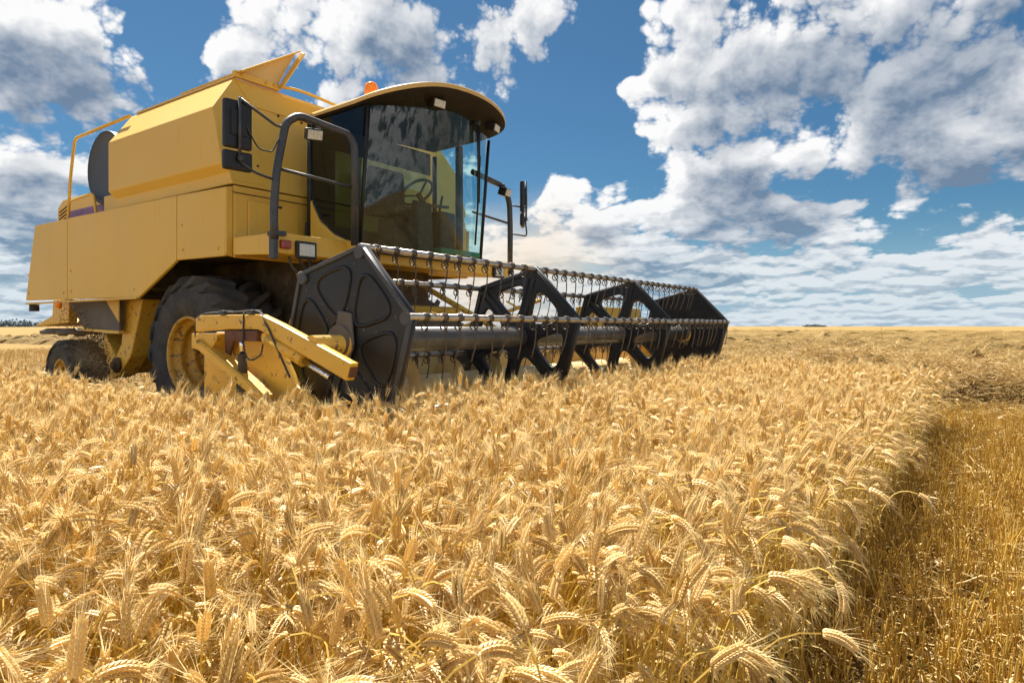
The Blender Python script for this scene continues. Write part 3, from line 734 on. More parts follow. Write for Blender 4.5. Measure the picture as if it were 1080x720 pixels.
# ---- wheels
def wheel(name, r, rimr, wd, yface, x, nlug, lugh, side):
    """tyre with chevron lugs; side -1: outer face towards the near side"""
    c = bpy.data.objects.new(name, None); COL.objects.link(c); c.parent = root; c.location = (x, yface-side*wd/2, r)
    h = wd/2; o_ = side
    prof = [(rimr-.01, h*.80), (rimr+.02, h*.93), (rimr+(r-rimr)*.35, h*1.0), (r-.16*(r-rimr)-lugh, h*.99), (r-lugh-.02, h*.90), (r-lugh, h*.70), (r-lugh*.9, 0), (r-lugh, -h*.70), (r-lugh-.02, -h*.9), (r-.16*(r-rimr)-lugh, -h*.99), (rimr+(r-rimr)*.35, -h), (rimr+.02, -h*.93), (rimr-.01, -h*.8)]
    mb = MB(); mb.lathe(prof, 'y', 64, cap=False)
    b = mb.b
    for sd_ in (1, -1):
        for k in range(nlug):
            a0 = 2*PI*k/nlug+(PI/nlug if sd_ < 0 else 0); prev = None
            for q in np.linspace(0, 1, 8):
                # centre line -> shoulder -> a little way down the side wall
                if q < .8:
                    yy = sd_*h*(.02+1.22*q); rr = r-lugh*.95-(.018*(q/.8)**3); top = r-(.012*(q/.8)**3)
                else:
                    t = (q-.8)/.2; yy = sd_*h*(.996+.022*t); rr = r-lugh-.025-.10*t*(r-rimr); top = rr+.010
                ang = a0+(.62*q if True else 0)*(.86/r)*.62
                wh = (.040 if q < .75 else .055)/r*(1.0); wl = wh*1.45
                yo = yy*(1.0 if q < .8 else 1.0)
                def pt(an, ra, y_): return Vector((math.cos(an)*ra, y_, math.sin(an)*ra))
                if q < .8: ring = [pt(ang-wl, rr-.01, yo), pt(ang-wh, top, yo), pt(ang+wh, top, yo), pt(ang+wl, rr-.01, yo)]
                else: ring = [pt(ang-wl, rr, yo-sd_*.03), pt(ang-wh, rr+.004, yo+sd_*.018), pt(ang+wh, rr+.004, yo+sd_*.018), pt(ang+wl, rr, yo-sd_*.03)]
                ring = [b.verts.new(v) for v in ring]
                if prev:
                    for i in range(3): b.faces.new((prev[i], ring[i], ring[i+1], prev[i+1]))
                else: b.faces.new(ring)
                prev = ring
            b.faces.new(prev[::-1])
    bmesh.ops.recalc_face_normals(b, faces=b.faces[:])
    mb.build('tyre', M['rubber'], c)
    mb = MB(); e = side*h
    mb.lathe([(rimr+.012, e*.84), (rimr+.018, e*.90), (rimr+.006, e*.96), (rimr-.016, e*.94), (rimr-.022, e*.84), (rimr-.018, e*.74), (rimr-.070, e*.70), (rimr-.084, e*.60), (rimr-.066, e*.52), (rimr-.070, e*.38), (rimr-.125, e*.33), (rimr-.140, e*.22), (rimr-.118, e*.14), (rimr-.122, e*.02), (rimr-.175, -e*.04), (rimr-.18, -e*.22), (rimr*.50, -e*.30), (rimr*.45, -e*.22), (rimr*.36, -e*.20), (rimr*.35, e*.12), (rimr*.28, e*.18), (.02, e*.19)], 'y', 56, cap=False)
    rim = mb.build('rim', M['rim'], c)
    for k in range(8):
        mb = MB(); mb.lathe([(.022, -e*.22), (.022, -e*.20+side*.03), (.008, -e*.20+side*.04)], 'y', 6, (math.cos(k*PI/4)*rimr*.44, 0, math.sin(k*PI/4)*rimr*.44)); mb.build('wheel_nut', M['soot'], c)
    return c
wheel('front_wheel', .86, .405, .72, -1.75, 0, 19, .075, -1)
wheel('front_wheel', .86, .405, .72, 1.75, 0, 19, .075, 1)
wheel('rear_wheel', .49, .20, .46, -1.48, -3.95, 17, .035, -1)
wheel('rear_wheel', .49, .20, .46, 1.48, -3.95, 17, .035, 1)
mb = MB(); mb.box((-.28, -1.05, .62), (.28, 1.05, 1.05), .05); mb.box((.25, -1.02, .72), (.62, -.78, 1.35), .03); mb.box((.25, .78, .72), (.62, 1.02, 1.35), .03); mb.build('front_axle', M['soot'], root)
mb = MB(); mb.box((-4.05, -1.15, .44), (-3.85, 1.15, .60), .03); mb.build('rear_axle', M['soot'], root)
mb = MB(); mb.box((-3.85, -.7, .95), (-3.0, .7, 1.62), .05); mb.build('straw_hood', M['soot'], root)

# ---- feeder house, hoses, ladder-side clutter below the platform
bm = bmesh.new(); mb = MB()
mb.prism([(.85, 1.30), (.85, 1.70), (1.2, 1.62), (2.62, .98), (2.62, .45), (1.6, .62)], 1, -.55, .32, .02); mb.build('feeder_house', M['soot'], root)
mb = MB(); mb.prism([(.95, 1.02), (.98, 1.45), (1.28, 1.52), (1.55, 1.20), (1.42, .92)], 1, -1.0, -.86, .02); mb.build('drive_guard', M['worn'], root)
mb = MB(); mb.prism([(1.15, 1.20), (1.5, 1.68), (1.58, 1.62), (1.25, 1.14)], 1, -1.30, -1.22, .01); mb.build('step_strut', M['worn'], root)
mb = MB(); mb.lathe([(.06, -.80), (.26, -.80), (.28, -.84), (.26, -.88), (.06, -.90)], 'y', 28, (1.55, 0, 1.28)); mb.build('drive_pulley', M['soot'], root)
mb = MB(); mb.tube([(.9, -1.0, 1.75), (1.35, -1.12, 1.02)], .022, 8); mb.build('lift_strut', M['worn'], root)
for k, (yy, dz) in enumerate(((-1.62, .0), (-1.52, .04), (-1.40, -.03), (-1.25, .03))):
    mb = MB(); mb.tube(bend([(1.60, yy, 1.84), (1.60, yy+.05, 1.72+dz), (1.55, yy+.22, 1.66+dz), (1.45, yy+.42, 1.74+dz), (1.2, yy+.55, 1.84)], 6), .014, 7); mb.build('hose', M['rubber'], root)

# ---- operator's platform
mb = MB(); mb.prism([(.99, 2.03), (1.70, 2.025), (1.70, 1.835), (1.62, 1.825), (.99, 1.86)], 1, -1.81, 1.80, .014)
plat = mb.build('platform', Yw, root)
mb = MB(); mb.box((1.64, -1.86, 1.78), (1.72, -1.815, 2.00), .008); mb.box((1.60, -1.85, 1.99), (1.74, -1.74, 2.035), .008); mb.build('corner_bracket', M['tube'], plat)
mb = MB(); mb.box((1.703, -1.63, 1.80), (1.735, -1.40, 1.965), .014); hl = mb.build('headlight', M['black'], plat)
mb = MB(); mb.box((1.733, -1.60, 1.825), (1.745, -1.43, 1.94), .012); mb.build('lens', M['lens'], hl)
mb = MB(); mb.box((1.703, -1.795, 1.875), (1.75, -1.69, 1.955), .016); mb.build('marker_light', M['redlens'], plat)
mb = MB(); mb.box((1.703, 1.40, 1.80), (1.735, 1.63, 1.965), .014); hl = mb.build('headlight', M['black'], plat)
mb = MB(); mb.box((1.733, 1.43, 1.825), (1.745, 1.60, 1.94), .012); mb.build('lens', M['lens'], hl)

# ---- cab
cab = bpy.data.objects.new('cab', None); COL.objects.link(cab); cab.parent = root
yN, yF = -1.0, .95
mb = MB(); mb.box((1.06, yN, 1.93), (1.92, yF, 2.0), .01)
mb.box((1.02, yN, 1.93), (1.06, yF, 2.28), .01)                                    # low rear bulkhead
mb.build('cab_floor', M['interior'], cab)
for yy, a, b in ((yN, -.012, .025), (yF, -.025, .012)):
    mb = MB(); mb.prism([(1.09, 2.0), (1.09, 2.60), (1.16, 2.44), (1.28, 2.26), (1.52, 2.10), (1.86, 1.985), (1.86, 1.94), (1.09, 1.94)], 1, yy+a, yy+b, .008); mb.build('lower_door_panel', Yw, cab)
def wz(y): return 3.335+.045*(y+1.0)+.10*(1-min(1, abs(y)))
def wshield(y, t):
    """windscreen surface: y across, t 0 bottom .. 1 top"""
    q = (y-(yN+yF)/2)/((yF-yN)/2); bul = .26*(1-q*q)
    return Vector((1.865+.13*t+bul*(.75+.25*t), y, 1.955+(wz(y)-1.955)*t))
bm = bmesh.new(); rows = []
for i in range(25):
    y = yN+.02+(yF-yN-.04)*i/24; rows.append([bm.verts.new(wshield(y, t)) for t in np.linspace(0, 1, 9)])
for i in range(24):
    for j in range(8):
        f = bm.faces.new((rows[i][j], rows[i+1][j], rows[i+1][j+1], rows[i][j+1])); f.smooth = True
mb = MB(); mb.b.free(); mb.b = bm; wsd = mb.build('windshield', M['glass'], cab)
# side windows: the door glass with its cut-off lower corner
gp = [(1.12, 3.34), (1.95, 3.36), (1.86, 1.97), (1.72, 2.02), (1.50, 2.13), (1.29, 2.29), (1.18, 2.46), (1.13, 2.66)]
for yy in (yN, yF):
    mb = MB(); mb.quad(*[(x, yy, z if yy < 0 else z+.06*(z-1.9)) for x, z in gp]); mb.build('side_window', M['darkglass'] if yy < 0 else M['glass'], cab)
    e = .018 if yy < 0 else -.018
    mb = MB(); mb.tube([(1.11, yy, 1.97), (1.11, yy, 3.36)], .030, 6); mb.build('rear_pillar', M['black'], cab)
    mb = MB(); mb.tube([wshield(yy*.99, 0), wshield(yy*.99, .5), wshield(yy*.99, 1)], .020, 8); mb.build('front_pillar', M['black'], cab)
    mb = MB(); mb.tube([(x, yy, z) for x, z in gp[2:]], .013, 6); mb.build('window_seal', M['black'], cab)
# far door post seen through the screen
mb = MB(); mb.box((1.50, yF-.05, 1.95), (1.60, yF-.01, 3.42), .01); mb.build('door_post', M['interior'], cab)
# rear wall of the cab with its window
mb = MB(); mb.box((1.03, yN+.02, 3.12), (1.06, yF-.02, 3.40), .01); mb.box((1.03, yN+.02, 2.28), (1.06, -.62, 3.12), .01); mb.build('rear_frame', M['interior'], cab)
mb = MB(); mb.quad((1.045, -.62, 2.28), (1.045, yF-.03, 2.28), (1.045, yF-.03, 3.12), (1.045, -.62, 3.12)); mb.build('rear_window', M['glass'], cab)
# roof: crowned shell with a visor, edge strip and dark underside
def roof_out(n=40):
    pts = [(1.04, -1.05)]
    for i in range(n+1):
        a = -PI/2+PI*i/n; sx_ = abs(math.cos(a))**.62; sy = math.copysign(abs(math.sin(a))**.70, math.sin(a))
        pts.append((1.86+.60*sx_, -.0+sy*1.05 if sy < 0 else sy*1.02))
    pts.append((1.04, 1.02)); return pts
ro = roof_out()
def rz_(x, y): return 3.345+.055*(y+1.0)+.24*max(0, (x-1.3)/1.15)**2*(1-.6*y*y)
bm = bmesh.new(); cx, cy = 1.6, -.02
lev = [(1.0, 0.0), (1.006, .02), (1.0, .045), (.975, .058), (.90, .070), (.6, .078), (.3, .080)]
rings = []
for s_, dz in lev: rings.append([bm.verts.new((cx+(x-cx)*s_, cy+(y-cy)*s_, rz_(cx+(x-cx)*s_, cy+(y-cy)*s_)+dz)) for x, y in ro])
n_ = len(ro)
for a in range(len(rings)-1):
    for i in range(n_):
        f = bm.faces.new((rings[a][i], rings[a][(i+1) % n_], rings[a+1][(i+1) % n_], rings[a+1][i])); f.smooth = True
bm.faces.new(rings[-1])
bmesh.ops.recalc_face_normals(bm, faces=bm.faces[:])
mb = MB(); mb.b.free(); mb.b = bm; roof = mb.build('roof', paint('roof_paint', (.66, .42, .12), .5, .75, (.50, .38, .22)), cab)
bm = bmesh.new(); rr = []
for s_, dz in ((.992, .004), (.97, -.018), (.90, -.022), (.5, -.01)): rr.append([bm.verts.new((cx+(x-cx)*s_, cy+(y-cy)*s_, rz_(cx+(x-cx)*s_, cy+(y-cy)*s_)+dz)) for x, y in ro])
for a in range(3):
    for i in range(n_): bm.faces.new((rr[a][i], rr[a][(i+1) % n_], rr[a+1][(i+1) % n_], rr[a+1][i]))
bm.faces.new(rr[-1]); bmesh.ops.recalc_face_normals(bm, faces=bm.faces[:])
mb = MB(); mb.b.free(); mb.b = bm; mb.build('roof_lining', M['soffit'], cab)
# lights in the visor
for (x, y) in ((2.26, -.30), (2.22, .72)):
    z = rz_(x, y)-.055; rot = Matrix.Rotation(math.atan2(y, 2.2)*.9, 3, 'Z') @ Matrix.Rotation(R(12), 3, 'Y')
    mb = MB(); mb.box((x-.05, y-.085, z-.05), (x+.06, y+.085, z+.05), .014, rot); wl = mb.build('work_light', M['soffit'], cab)
    mb = MB(); mb.box((x+.055, y-.072, z-.038), (x+.072, y+.072, z+.038), .008, rot, (x, y, z)); wl2 = mb.build('work_light_lens', M['lens'], cab)
# beacon
mb = MB(); mb.lathe([(.075, 0), (.075, .03), (.06, .04), (.06, .06), (.001, .06)], 'z', 20, (1.72, -.70, 3.50)); bc = mb.build('beacon', M['soot'], cab)
mb = MB(); mb.lathe([(.066, .06), (.070, .09), (.070, .15), (.058, .185), (.03, .205), (.001, .208)], 'z', 24, (1.72, -.70, 3.50)); mb.build('beacon_lens', M['amber'], bc)
# wipers
mb = MB()
for dy in (0, .045):
    mb.tube([wshield(.40+dy, .99)+Vector((.05, 0, .03)), wshield(.52+dy, .72)+Vector((.045, 0, 0)), wshield(.63+dy, .45)+Vector((.03, 0, 0))], .010, 6)
mb.tube([wshield(.60, .80)+Vector((.02, 0, 0)), wshield(.66, .45)+Vector((.02, 0, 0)), wshield(.68, .12)+Vector((.02, 0, 0))], .012, 6)
mb.tube([wshield(.40, 1.0)+Vector((-.05, 0, .02)), wshield(.42, .99)+Vector((.07, 0, .02))], .028, 8); mb.build('wiper', M['black'], cab)
# inside: seat, column, wheel, console
mb = MB(); mb.prism([(1.2, 2.42), (1.24, 2.98), (1.33, 2.98), (1.36, 2.54), (1.72, 2.50), (1.72, 2.40)], 1, -.34, .18, .04); mb.box((1.3, -.22, 2.0), (1.6, .06, 2.40), .02); mb.build('seat', M['seatcloth'], cab)
mb = MB(); mb.prism([(1.78, 2.0), (1.72, 2.30), (1.80, 2.56), (1.88, 2.54), (1.90, 2.0)], 1, -.18, .06, .02); mb.build('steering_column', M['interior'], cab)
mb = MB(); rotm = Matrix.Rotation(R(-38), 3, 'Y'); cst = Vector((1.76, -.06, 2.66)); 
mb.tube([cst+rotm @ Vector((.19*math.cos(a), .19*math.sin(a), 0)) for a in np.linspace(0, 2*PI, 33)], .016, 8)
for a in (0, 2.1, 4.2): mb.tube([cst+rotm @ Vector((0, 0, -.05)), cst+rotm @ Vector((.19*math.cos(a), .19*math.sin(a), 0))], .012, 6)
mb.tube([cst+rotm @ Vector((0, 0, -.16)), cst+rotm @ Vector((0, 0, -.03))], .03, 8); mb.build('steering_wheel', M['interior'], cab)
mb = MB(); mb.box((1.25, .35, 2.0), (1.75, .62, 2.52), .03); mb.tube([(1.6, .48, 2.5), (1.66, .48, 2.72)], .014, 6); mb.tube([(1.80, -.06, 2.52), (1.8, .42, 2.56)], .02, 6); mb.build('console', M['interior'], cab)
mb = MB(); mb.box((1.80, .10, 1.99), (1.98, .80, 2.05), .01); mb.build('green_mat', M['green'], cab)

# ---- handrails with mirrors and lamps
T = M['tube']; xp = 1.70
mb = MB(); mb.tube(corner([(xp, -1.84, 1.96), (xp, -1.85, 2.20), (xp, -1.82, 2.58), (xp, -1.72, 3.04), (xp+.02, -1.60, 3.13), (1.88, -1.13, 3.03), (1.905, -1.085, 2.94), (1.905, -1.085, 1.96)], .12, 6), .037, 12)
mb.tube([(xp, -1.81, 2.60), (1.905, -1.085, 2.52)], .016, 8)
hr = mb.build('handrail', T, root)
def lamp(parent, c, ang):
    rot = Matrix.Rotation(R(ang), 3, 'Z') @ Matrix.Rotation(R(18), 3, 'Y'); c = Vector(c)
    mb = MB(); mb.box(c-Vector((.06, .08, .055)), c+Vector((.05, .08, .055)), .014, rot, c); mb.tube([c+Vector((-.01, 0, .04)), c+Vector((-.02, 0, .11))], .014, 6); l = mb.build('work_light', M['black'], parent)
    mb = MB(); mb.box(c+Vector((.046, -.068, -.043)), c+Vector((.062, .068, .043)), .008, rot, c); mb.build('lens', M['lens'], l)
lamp(hr, (1.74, -1.44, 2.985), -25)
def mirror(parent, c, ang, s):
    c = Vector(c); rot = Matrix.Rotation(R(ang), 3, 'Z')
    def T_(x, y, z): return c+rot @ Vector((x, y, z))
    mb = MB(); v = mb.box(c+Vector((-.025, -.125, -.13)), c+Vector((.035, .125, .29)), .035, rot, c); 
    mb.box(c+Vector((.030, -.07, -.02)), c+Vector((.048, .07, .20)), .008, rot, c)
    m1 = mb.build('mirror', M['black'], parent)
    mb = MB(); mb.box(c+Vector((-.025, -.128, -.32)), c+Vector((.035, .128, -.15)), .03, rot, c); mb.build('wide_angle_mirror', M['black'], parent)
    mb = MB(); mb.tube([T_(.055, 0, .31), T_(.06, 0, .05), T_(.055, 0, -.24)], .014, 8); mb.lathe([(.03, .05), (.03, .075), (.01, .08)], 'x', 12, T_(0, .0, -.22)); mb.build('mirror_stem', M['tube'], parent)
cm = W(0, 0) 
mc = Vector((1.62, -2.16, 2.84))
mirror(hr, mc, -8, .88)
mb = MB(); mb.tube(corner([mc+Vector((.05, 0, .30)), (1.68, -1.80, 2.985), (xp, -1.72, 3.00)], .05), .013, 8); mb.build('mirror_arm', M['tube'], hr)
mb = MB(); mb.tube(corner([mc+Vector((.05, 0, -.24)), mc+Vector((.05, .12, -.31)), (xp, -1.83, 2.49)], .08), .013, 8); mb.build('mirror_arm', M['tube'], hr)
mb = MB(); mb.tube(bend([mc+Vector((.06, .05, .08)), (1.68, -2.0, 2.76), (1.70, -1.92, 2.735), (1.70, -1.86, 2.75), (1.70, -1.80, 2.86), (xp, -1.745, 2.93)], 6), .007, 6); mb.build('mirror_cable', M['rubber'], hr)
mb = MB(); mb.tube(corner([(xp, 1.80, 1.80), (xp, 1.81, 2.45), (xp, 1.79, 2.85), (xp, 1.66, 3.03), (xp, 1.0, 3.10)], .14, 6), .037, 12); mb.tube([(xp, 1.80, 2.55), (xp, 1.0, 2.60)], .016, 8)
hr2 = mb.build('handrail', T, root)
lamp(hr2, (1.76, 1.60, 2.94), 12)
mc2 = Vector((1.72, 2.06, 2.86)); mirror(hr2, mc2, 32, 1)
mb = MB(); mb.tube([(xp, 1.79, 2.80), mc2+Vector((.05, 0, -.06))], .012, 8); mb.build('mirror_arm', M['tube'], hr2)
mb = MB(); mb.tube(corner([(xp, 1.81, 2.42), mc2+Vector((.05, .05, -.45)), mc2+Vector((.055, 0, -.24))], .06), .011, 8); mb.build('mirror_arm', M['tube'], hr2)

# ================================================================== header and reel
RX, RZ, RR = 3.69, 1.08, .605
y0, y3 = -2.86, 3.00
mb = MB(); mb.box((2.50, y0, .30), (2.56, y3, 1.10), .01); mb.prism([(2.50, .28), (2.56, .36), (3.3, .24), (3.95, .20), (3.95, .16), (3.2, .18)], 1, y0, y3, .006)
mb.box((2.47, y0, 1.05), (2.60, y3, 1.13), .012); mb.build('header_trough', M['dusty'], root)
mb = MB(); mb.lathe([(.16, y0+.03), (.16, y3-.03)], 'y', 28, (3.02, 0, .60)); b = mb.b
for s0, s1, dr in ((y0+.1, -.3, 1), (y3-.1, .4, -1)):
    prev = None
    for t in np.linspace(0, 1, 130):
        y = s0+(s1-s0)*t; a = dr*abs(y-s0)/.55*2*PI
        q = [b.verts.new((3.02+math.cos(a)*r_, y, .60+math.sin(a)*r_)) for r_ in (.15, .31)]
        if prev: b.faces.new((prev[0], prev[1], q[1], q[0]))
        prev = q
mb.build('auger', M['dusty'], root)
mb = MB(); mb.box((3.93, y0, .16), (4.02, y3, .185), .004)
for k in range(70):
    y = y0+.05+k*(y3-y0-.1)/69; mb.prism([(4.0, y-.02), (4.0, y+.02), (4.10, y)], 2, .16, .185, .002)
mb.build('knife', M['steel'], root)
for yy, nm in ((y0, -1), (y3, 1)):
    mb = MB(); mb.prism([(2.36, .30), (2.36, 1.10), (3.22, 1.08), (3.42, .80), (4.35, .40), (4.45, .26), (4.0, .15), (2.6, .22)], 1, yy-.02, yy+.02, .012)
    ss = mb.build('side_sheet', M['worn'], root)
mb = MB(); mb.prism([(2.98, 1.10), (2.98, 1.40), (3.10, 1.41), (3.14, 1.10)], 1, 1.35, 2.90, .012); mb.build('back_guard', Yw, root)
mb = MB(); mb.tube([(2.55, -.5, 1.10), (3.0, .55, 1.45)], .02, 6); mb.tube([(2.55, .55, 1.45), (2.9, 1.4, 1.05)], .012, 6); mb.build('header_strut', M['worn'], root)
mb = MB(); mb.box((1.9, -.60, 1.30), (2.0, .40, 1.38), .01, Matrix.Rotation(R(20), 3, 'Y')); mb.build('feeder_crossbar', M['worn'], root)
mb = MB(); mb.tube([(1.2, .42, 1.75), (2.5, .48, 1.12)], .035, 8); mb.build('feeder_strut', M['worn'], root)
mb = MB(); mb.tube([(1.3, -.62, 1.70), (2.5, -.66, 1.10)], .03, 8); mb.build('lift_ram', M['soot'], root)
# reel arms with their rams
def reel_arm(s, yy):
    e = 1 if s < 0 else -1
    mb = MB(); hw = .030
    mb.prism([(2.47, 1.135), (2.47, 1.225), (2.53, 1.245), (3.22, 1.245), (3.42, 1.185), (4.07, .965), (4.03, .865), (3.36, 1.10), (3.20, 1.15), (2.8, 1.15)], 1, yy-hw, yy+hw, .010)
    arm = mb.build('reel_arm', M['worn'], root)
    mb = MB(); mb.box((4.045, yy-.026, .885), (4.060, yy+.026, .945), .003, Matrix.Rotation(R(18), 3, 'Y')); mb.build('beam_hollow', M['rust'], arm)  # dark plate standing for the shade inside the hollow beam
    mb = MB(); mb.tube([(3.28, yy, 1.09), (3.62, yy, .965)], .040, 12); mb.tube([(3.25, yy-.02, 1.10), (3.25, yy+.05, 1.10)], .03, 10); cy_ = mb.build('hydraulic_cylinder', M['worn'], arm)
    mb = MB(); mb.tube([(3.62, yy, .965), (3.86, yy, .875)], .018, 10); mb.build('piston_rod', M['rod'], arm)
    mb = MB(); mb.tube([(2.98, yy, 1.12), (2.985, yy, .98)], .017, 10); mb.build('piston_rod', M['rod'], arm)
    mb = MB(); mb.tube([(2.985, yy, .99), (3.0, yy, .78)], .030, 12); mb.box((2.96, yy-.03, .74), (3.04, yy+.03, .80), .008); mb.build('hydraulic_cylinder', M['soot'], arm)
    mb = MB(); mb.lathe([(.058, yy-.02), (.058, yy+e*.20), (.09, yy+e*.205), (.09, yy+e*.23)], 'y', 18, (RX+.02, 0, RZ-.02)); mb.build('bearing', M['worn'], arm)
    mb = MB(); mb.prism([(2.72, .88), (2.72, 1.16), (2.86, 1.16)], 1, yy+e*.04, yy+e*.06, .004); mb.box((2.84, yy-.038, 1.075), (3.20, yy+.038, 1.14), .006); mb.build('arm_bracket', M['rust'], arm)
    # pivot bracket at the back
    mb = MB(); mb.prism([(2.40, 1.02), (2.40, 1.12), (2.75, 1.12), (2.62, .98)], 1, yy-.02, yy+.10, .008); mb.build('pivot_bracket', M['worn'], arm)
    mb = MB(); mb.plate([(2.52, yy-.05, 1.075), (3.30, yy-.05, .735), (3.30, yy+.03, .735), (2.52, yy+.06, 1.075)], .02); mb.plate([(2.52, yy-.05, 1.075), (3.30, yy-.05, .735), (3.28, yy-.05, .685), (2.50, yy-.05, 1.03)], .012); mb.build('brace', M['worn'], root)
    mb = MB()
    mb.tube(bend([(2.46, yy, 1.0), (2.45, yy-.02, 1.15), (2.52, yy-.015, 1.248), (2.9, yy-.01, 1.262), (3.18, yy-.01, 1.262), (3.30, yy-.035, 1.18), (3.42, yy-.035, 1.02), (3.50, yy-.01, .86)], 6), .0065, 6)
    mb.tube(bend([(3.05, yy-.03, 1.26), (3.08, yy-.05, 1.05), (3.14, yy-.05, .96), (3.24, yy-.04, .99), (3.27, yy-.04, 1.06)], 6), .0055, 6); mb.build('hydraulic_hose', M['rubber'], arm)
    for q in (2.80, 3.12):
        mb = MB(); mb.box((q-.03, yy-.04, 1.245), (q+.03, yy+.04, 1.275), .006); mb.build('hose_clip', M['tube'], arm)
reel_arm(-1, -2.975); reel_arm(1, 3.13)
# hexagonal reel discs
ANG = [R(14+60*k) for k in range(6)]
def sector_hole(k, r_in, margin, spoke, round_n=3):
    """rounded opening between spoke k and k+1 (points in reel plane)"""
    a0, a1 = ANG[k], ANG[(k+1) % 6] if k < 5 else ANG[0]+2*PI
    v0 = Vector((math.cos(a0), math.sin(a0))); v1 = Vector((math.cos(a1), math.sin(a1)))
    mid = (v0+v1).normalized(); t = (v1-v0).normalized()
    ap = RR*math.cos(PI/6)-margin                        # distance of the rim beam from the axle
    def on_spoke(v, sgn, r_): return v*r_+Vector((-v.y, v.x))*spoke*sgn
    # outer corners: spoke line meets rim line
    def meet(v, sgn):
        o = Vector((-v.y, v.x))*spoke*sgn; r_ = (ap-o.dot(mid))/v.dot(mid); return v*r_+o
    poly = [on_spoke(v0, 1, r_in), meet(v0, 1), meet(v1, -1), on_spoke(v1, -1, r_in)]
    for _ in range(round_n):
        q = []
        for i in range(len(poly)):
            a, b = poly[i], poly[(i+1) % len(poly)]; f = .22
            q += [a*(1-f)+b*f, a*f+b*(1-f)]
        poly = q
    return poly
def hexagon(r): return [Vector((math.cos(a)*r, math.sin(a)*r)) for a in ANG]
def circle(r, n=28): return [Vector((math.cos(2*PI*k/n)*r, math.sin(2*PI*k/n)*r)) for k in range(n)]
def cut_plate(loops, half, bev):
    """flat plate with holes as a mesh in the x-z plane, thickness along y"""
    cu = bpy.data.curves.new('loop', 'CURVE'); cu.dimensions = '2D'; cu.fill_mode = 'BOTH'; cu.extrude = half; cu.bevel_depth = bev; cu.bevel_resolution = 1
    for lp in loops:
        sp = cu.splines.new('POLY'); sp.points.add(len(lp)-1); sp.use_cyclic_u = True
        for i, p in enumerate(lp): sp.points[i].co = (p.x, p.y, 0, 1)
    ob = bpy.data.objects.new('loop', cu); COL.objects.link(ob)
    dg = bpy.context.evaluated_depsgraph_get(); me = bpy.data.meshes.new_from_object(ob.evaluated_get(dg))
    bpy.data.objects.remove(ob); bpy.data.curves.remove(cu)
    me.transform(Matrix.Rotation(PI/2, 4, 'X')); return me
def mesh_part(name, me, m, parent, loc):
    me.name = name; me.materials.clear(); me.materials.append(m); o = bpy.data.objects.new(name, me); COL.objects.link(o); o.parent = parent; o.location = loc; return o
def pin_bosses(mb):
    for v in hexagon(RR-.045): mb.lathe([(.040, -.035), (.040, .035)], 'y', 14, (v.x, 0, v.y))
YD = [-2.72, -.82, 1.08, 2.95]
open_me = cut_plate([hexagon(RR)]+[sector_hole(k, .17, .085, .048) for k in range(6)], .012, .010)
rib_me = cut_plate([hexagon(RR*.985), hexagon(RR*.93)], .030, .004)
for i in (1, 2):
    d_ = mesh_part('reel_disc', open_me if i == 1 else open_me.copy(), Bk, root, (RX, YD[i], RZ))
    mesh_part('rim_flange', rib_me if i == 1 else rib_me.copy(), Bk, d_, (0, 0, 0))
    for k in range(6):            # pressed ribs along the spokes
        v = Vector((math.cos(ANG[k]), 0, math.sin(ANG[k]))); n_v = Vector((-v.z, 0, v.x)); mb = MB()
        mb.tube([v*(RR-.10)-n_v*.030+Vector((0, -.022, 0)), v*.20-n_v*.026+Vector((0, -.022, 0)), v*.185+Vector((0, -.022, 0)), v*.20+n_v*.026+Vector((0, -.022, 0)), v*(RR-.10)+n_v*.030+Vector((0, -.022, 0))], .009, 6)
        mb.build('spoke_rib', Bk, d_)
        mb = MB(); q = hexagon(RR-.045)[k]; mb.lathe([(.040, -.035), (.040, .035)], 'y', 14, (q.x, 0, q.y)); mb.build('pin_boss', Bk, d_)
solid_me = cut_plate([hexagon(RR)], .010, .006)
for i, sg in ((0, -1), (3, -1)):
    # near disc: panels pressed in behind raised rounded beads, an opening left round the shaft
    d_ = mesh_part('reel_disc', cut_plate([hexagon(RR), [Vector((q.x*.9-.06, q.y+.045)) for q in circle(.075, 16)]], .010, .006), Bk, root, (RX, YD[i], RZ))
    mb = MB()
    for s2 in (-1, 1):
        for k in range(6):
            lp = sector_hole(k, .16, .075, .040, 3); pts_ = [Vector((q.x, s2*.016, q.y)) for q in lp]
            mb.tube(pts_+[pts_[0]], .013, 6, cap=False)
    mb.build('pressed_beads', M['black'], d_)
    mesh_part('rim_flange', cut_plate([hexagon(RR*1.0), hexagon(RR*.965)], .026, .004), M['tube'], d_, (0, 0, 0))
    mb = MB(); pin_bosses(mb)
    for k in range(6):
        for r_, off in ((.20, .02), (.30, -.02), (.48, .03)):
            a = ANG[k]+off/r_; mb.lathe([(.009, -.020), (.009, .020)], 'y', 6, (math.cos(a)*r_, 0, math.sin(a)*r_))
    mb.build('pins', M['tube'], d_)
    mb = MB(); mb.plate([(-.02, -.035, .19), (.10, -.035, .17), (.12, -.035, -.02), (.06, -.035, -.16), (-.08, -.035, -.10)], .02); mb.lathe([(.10, -.06), (.10, .02)], 'y', 24); mb.build('hub_plate', M['greyplate'], d_)
mb = MB(); mb.lathe([(.085, YD[0]+.02), (.088, -.85), (.088, 1.1), (.085, YD[3]-.02)], 'y', 40, (RX, 0, RZ)); mb.build('reel_tube', M['reelpipe'], root)
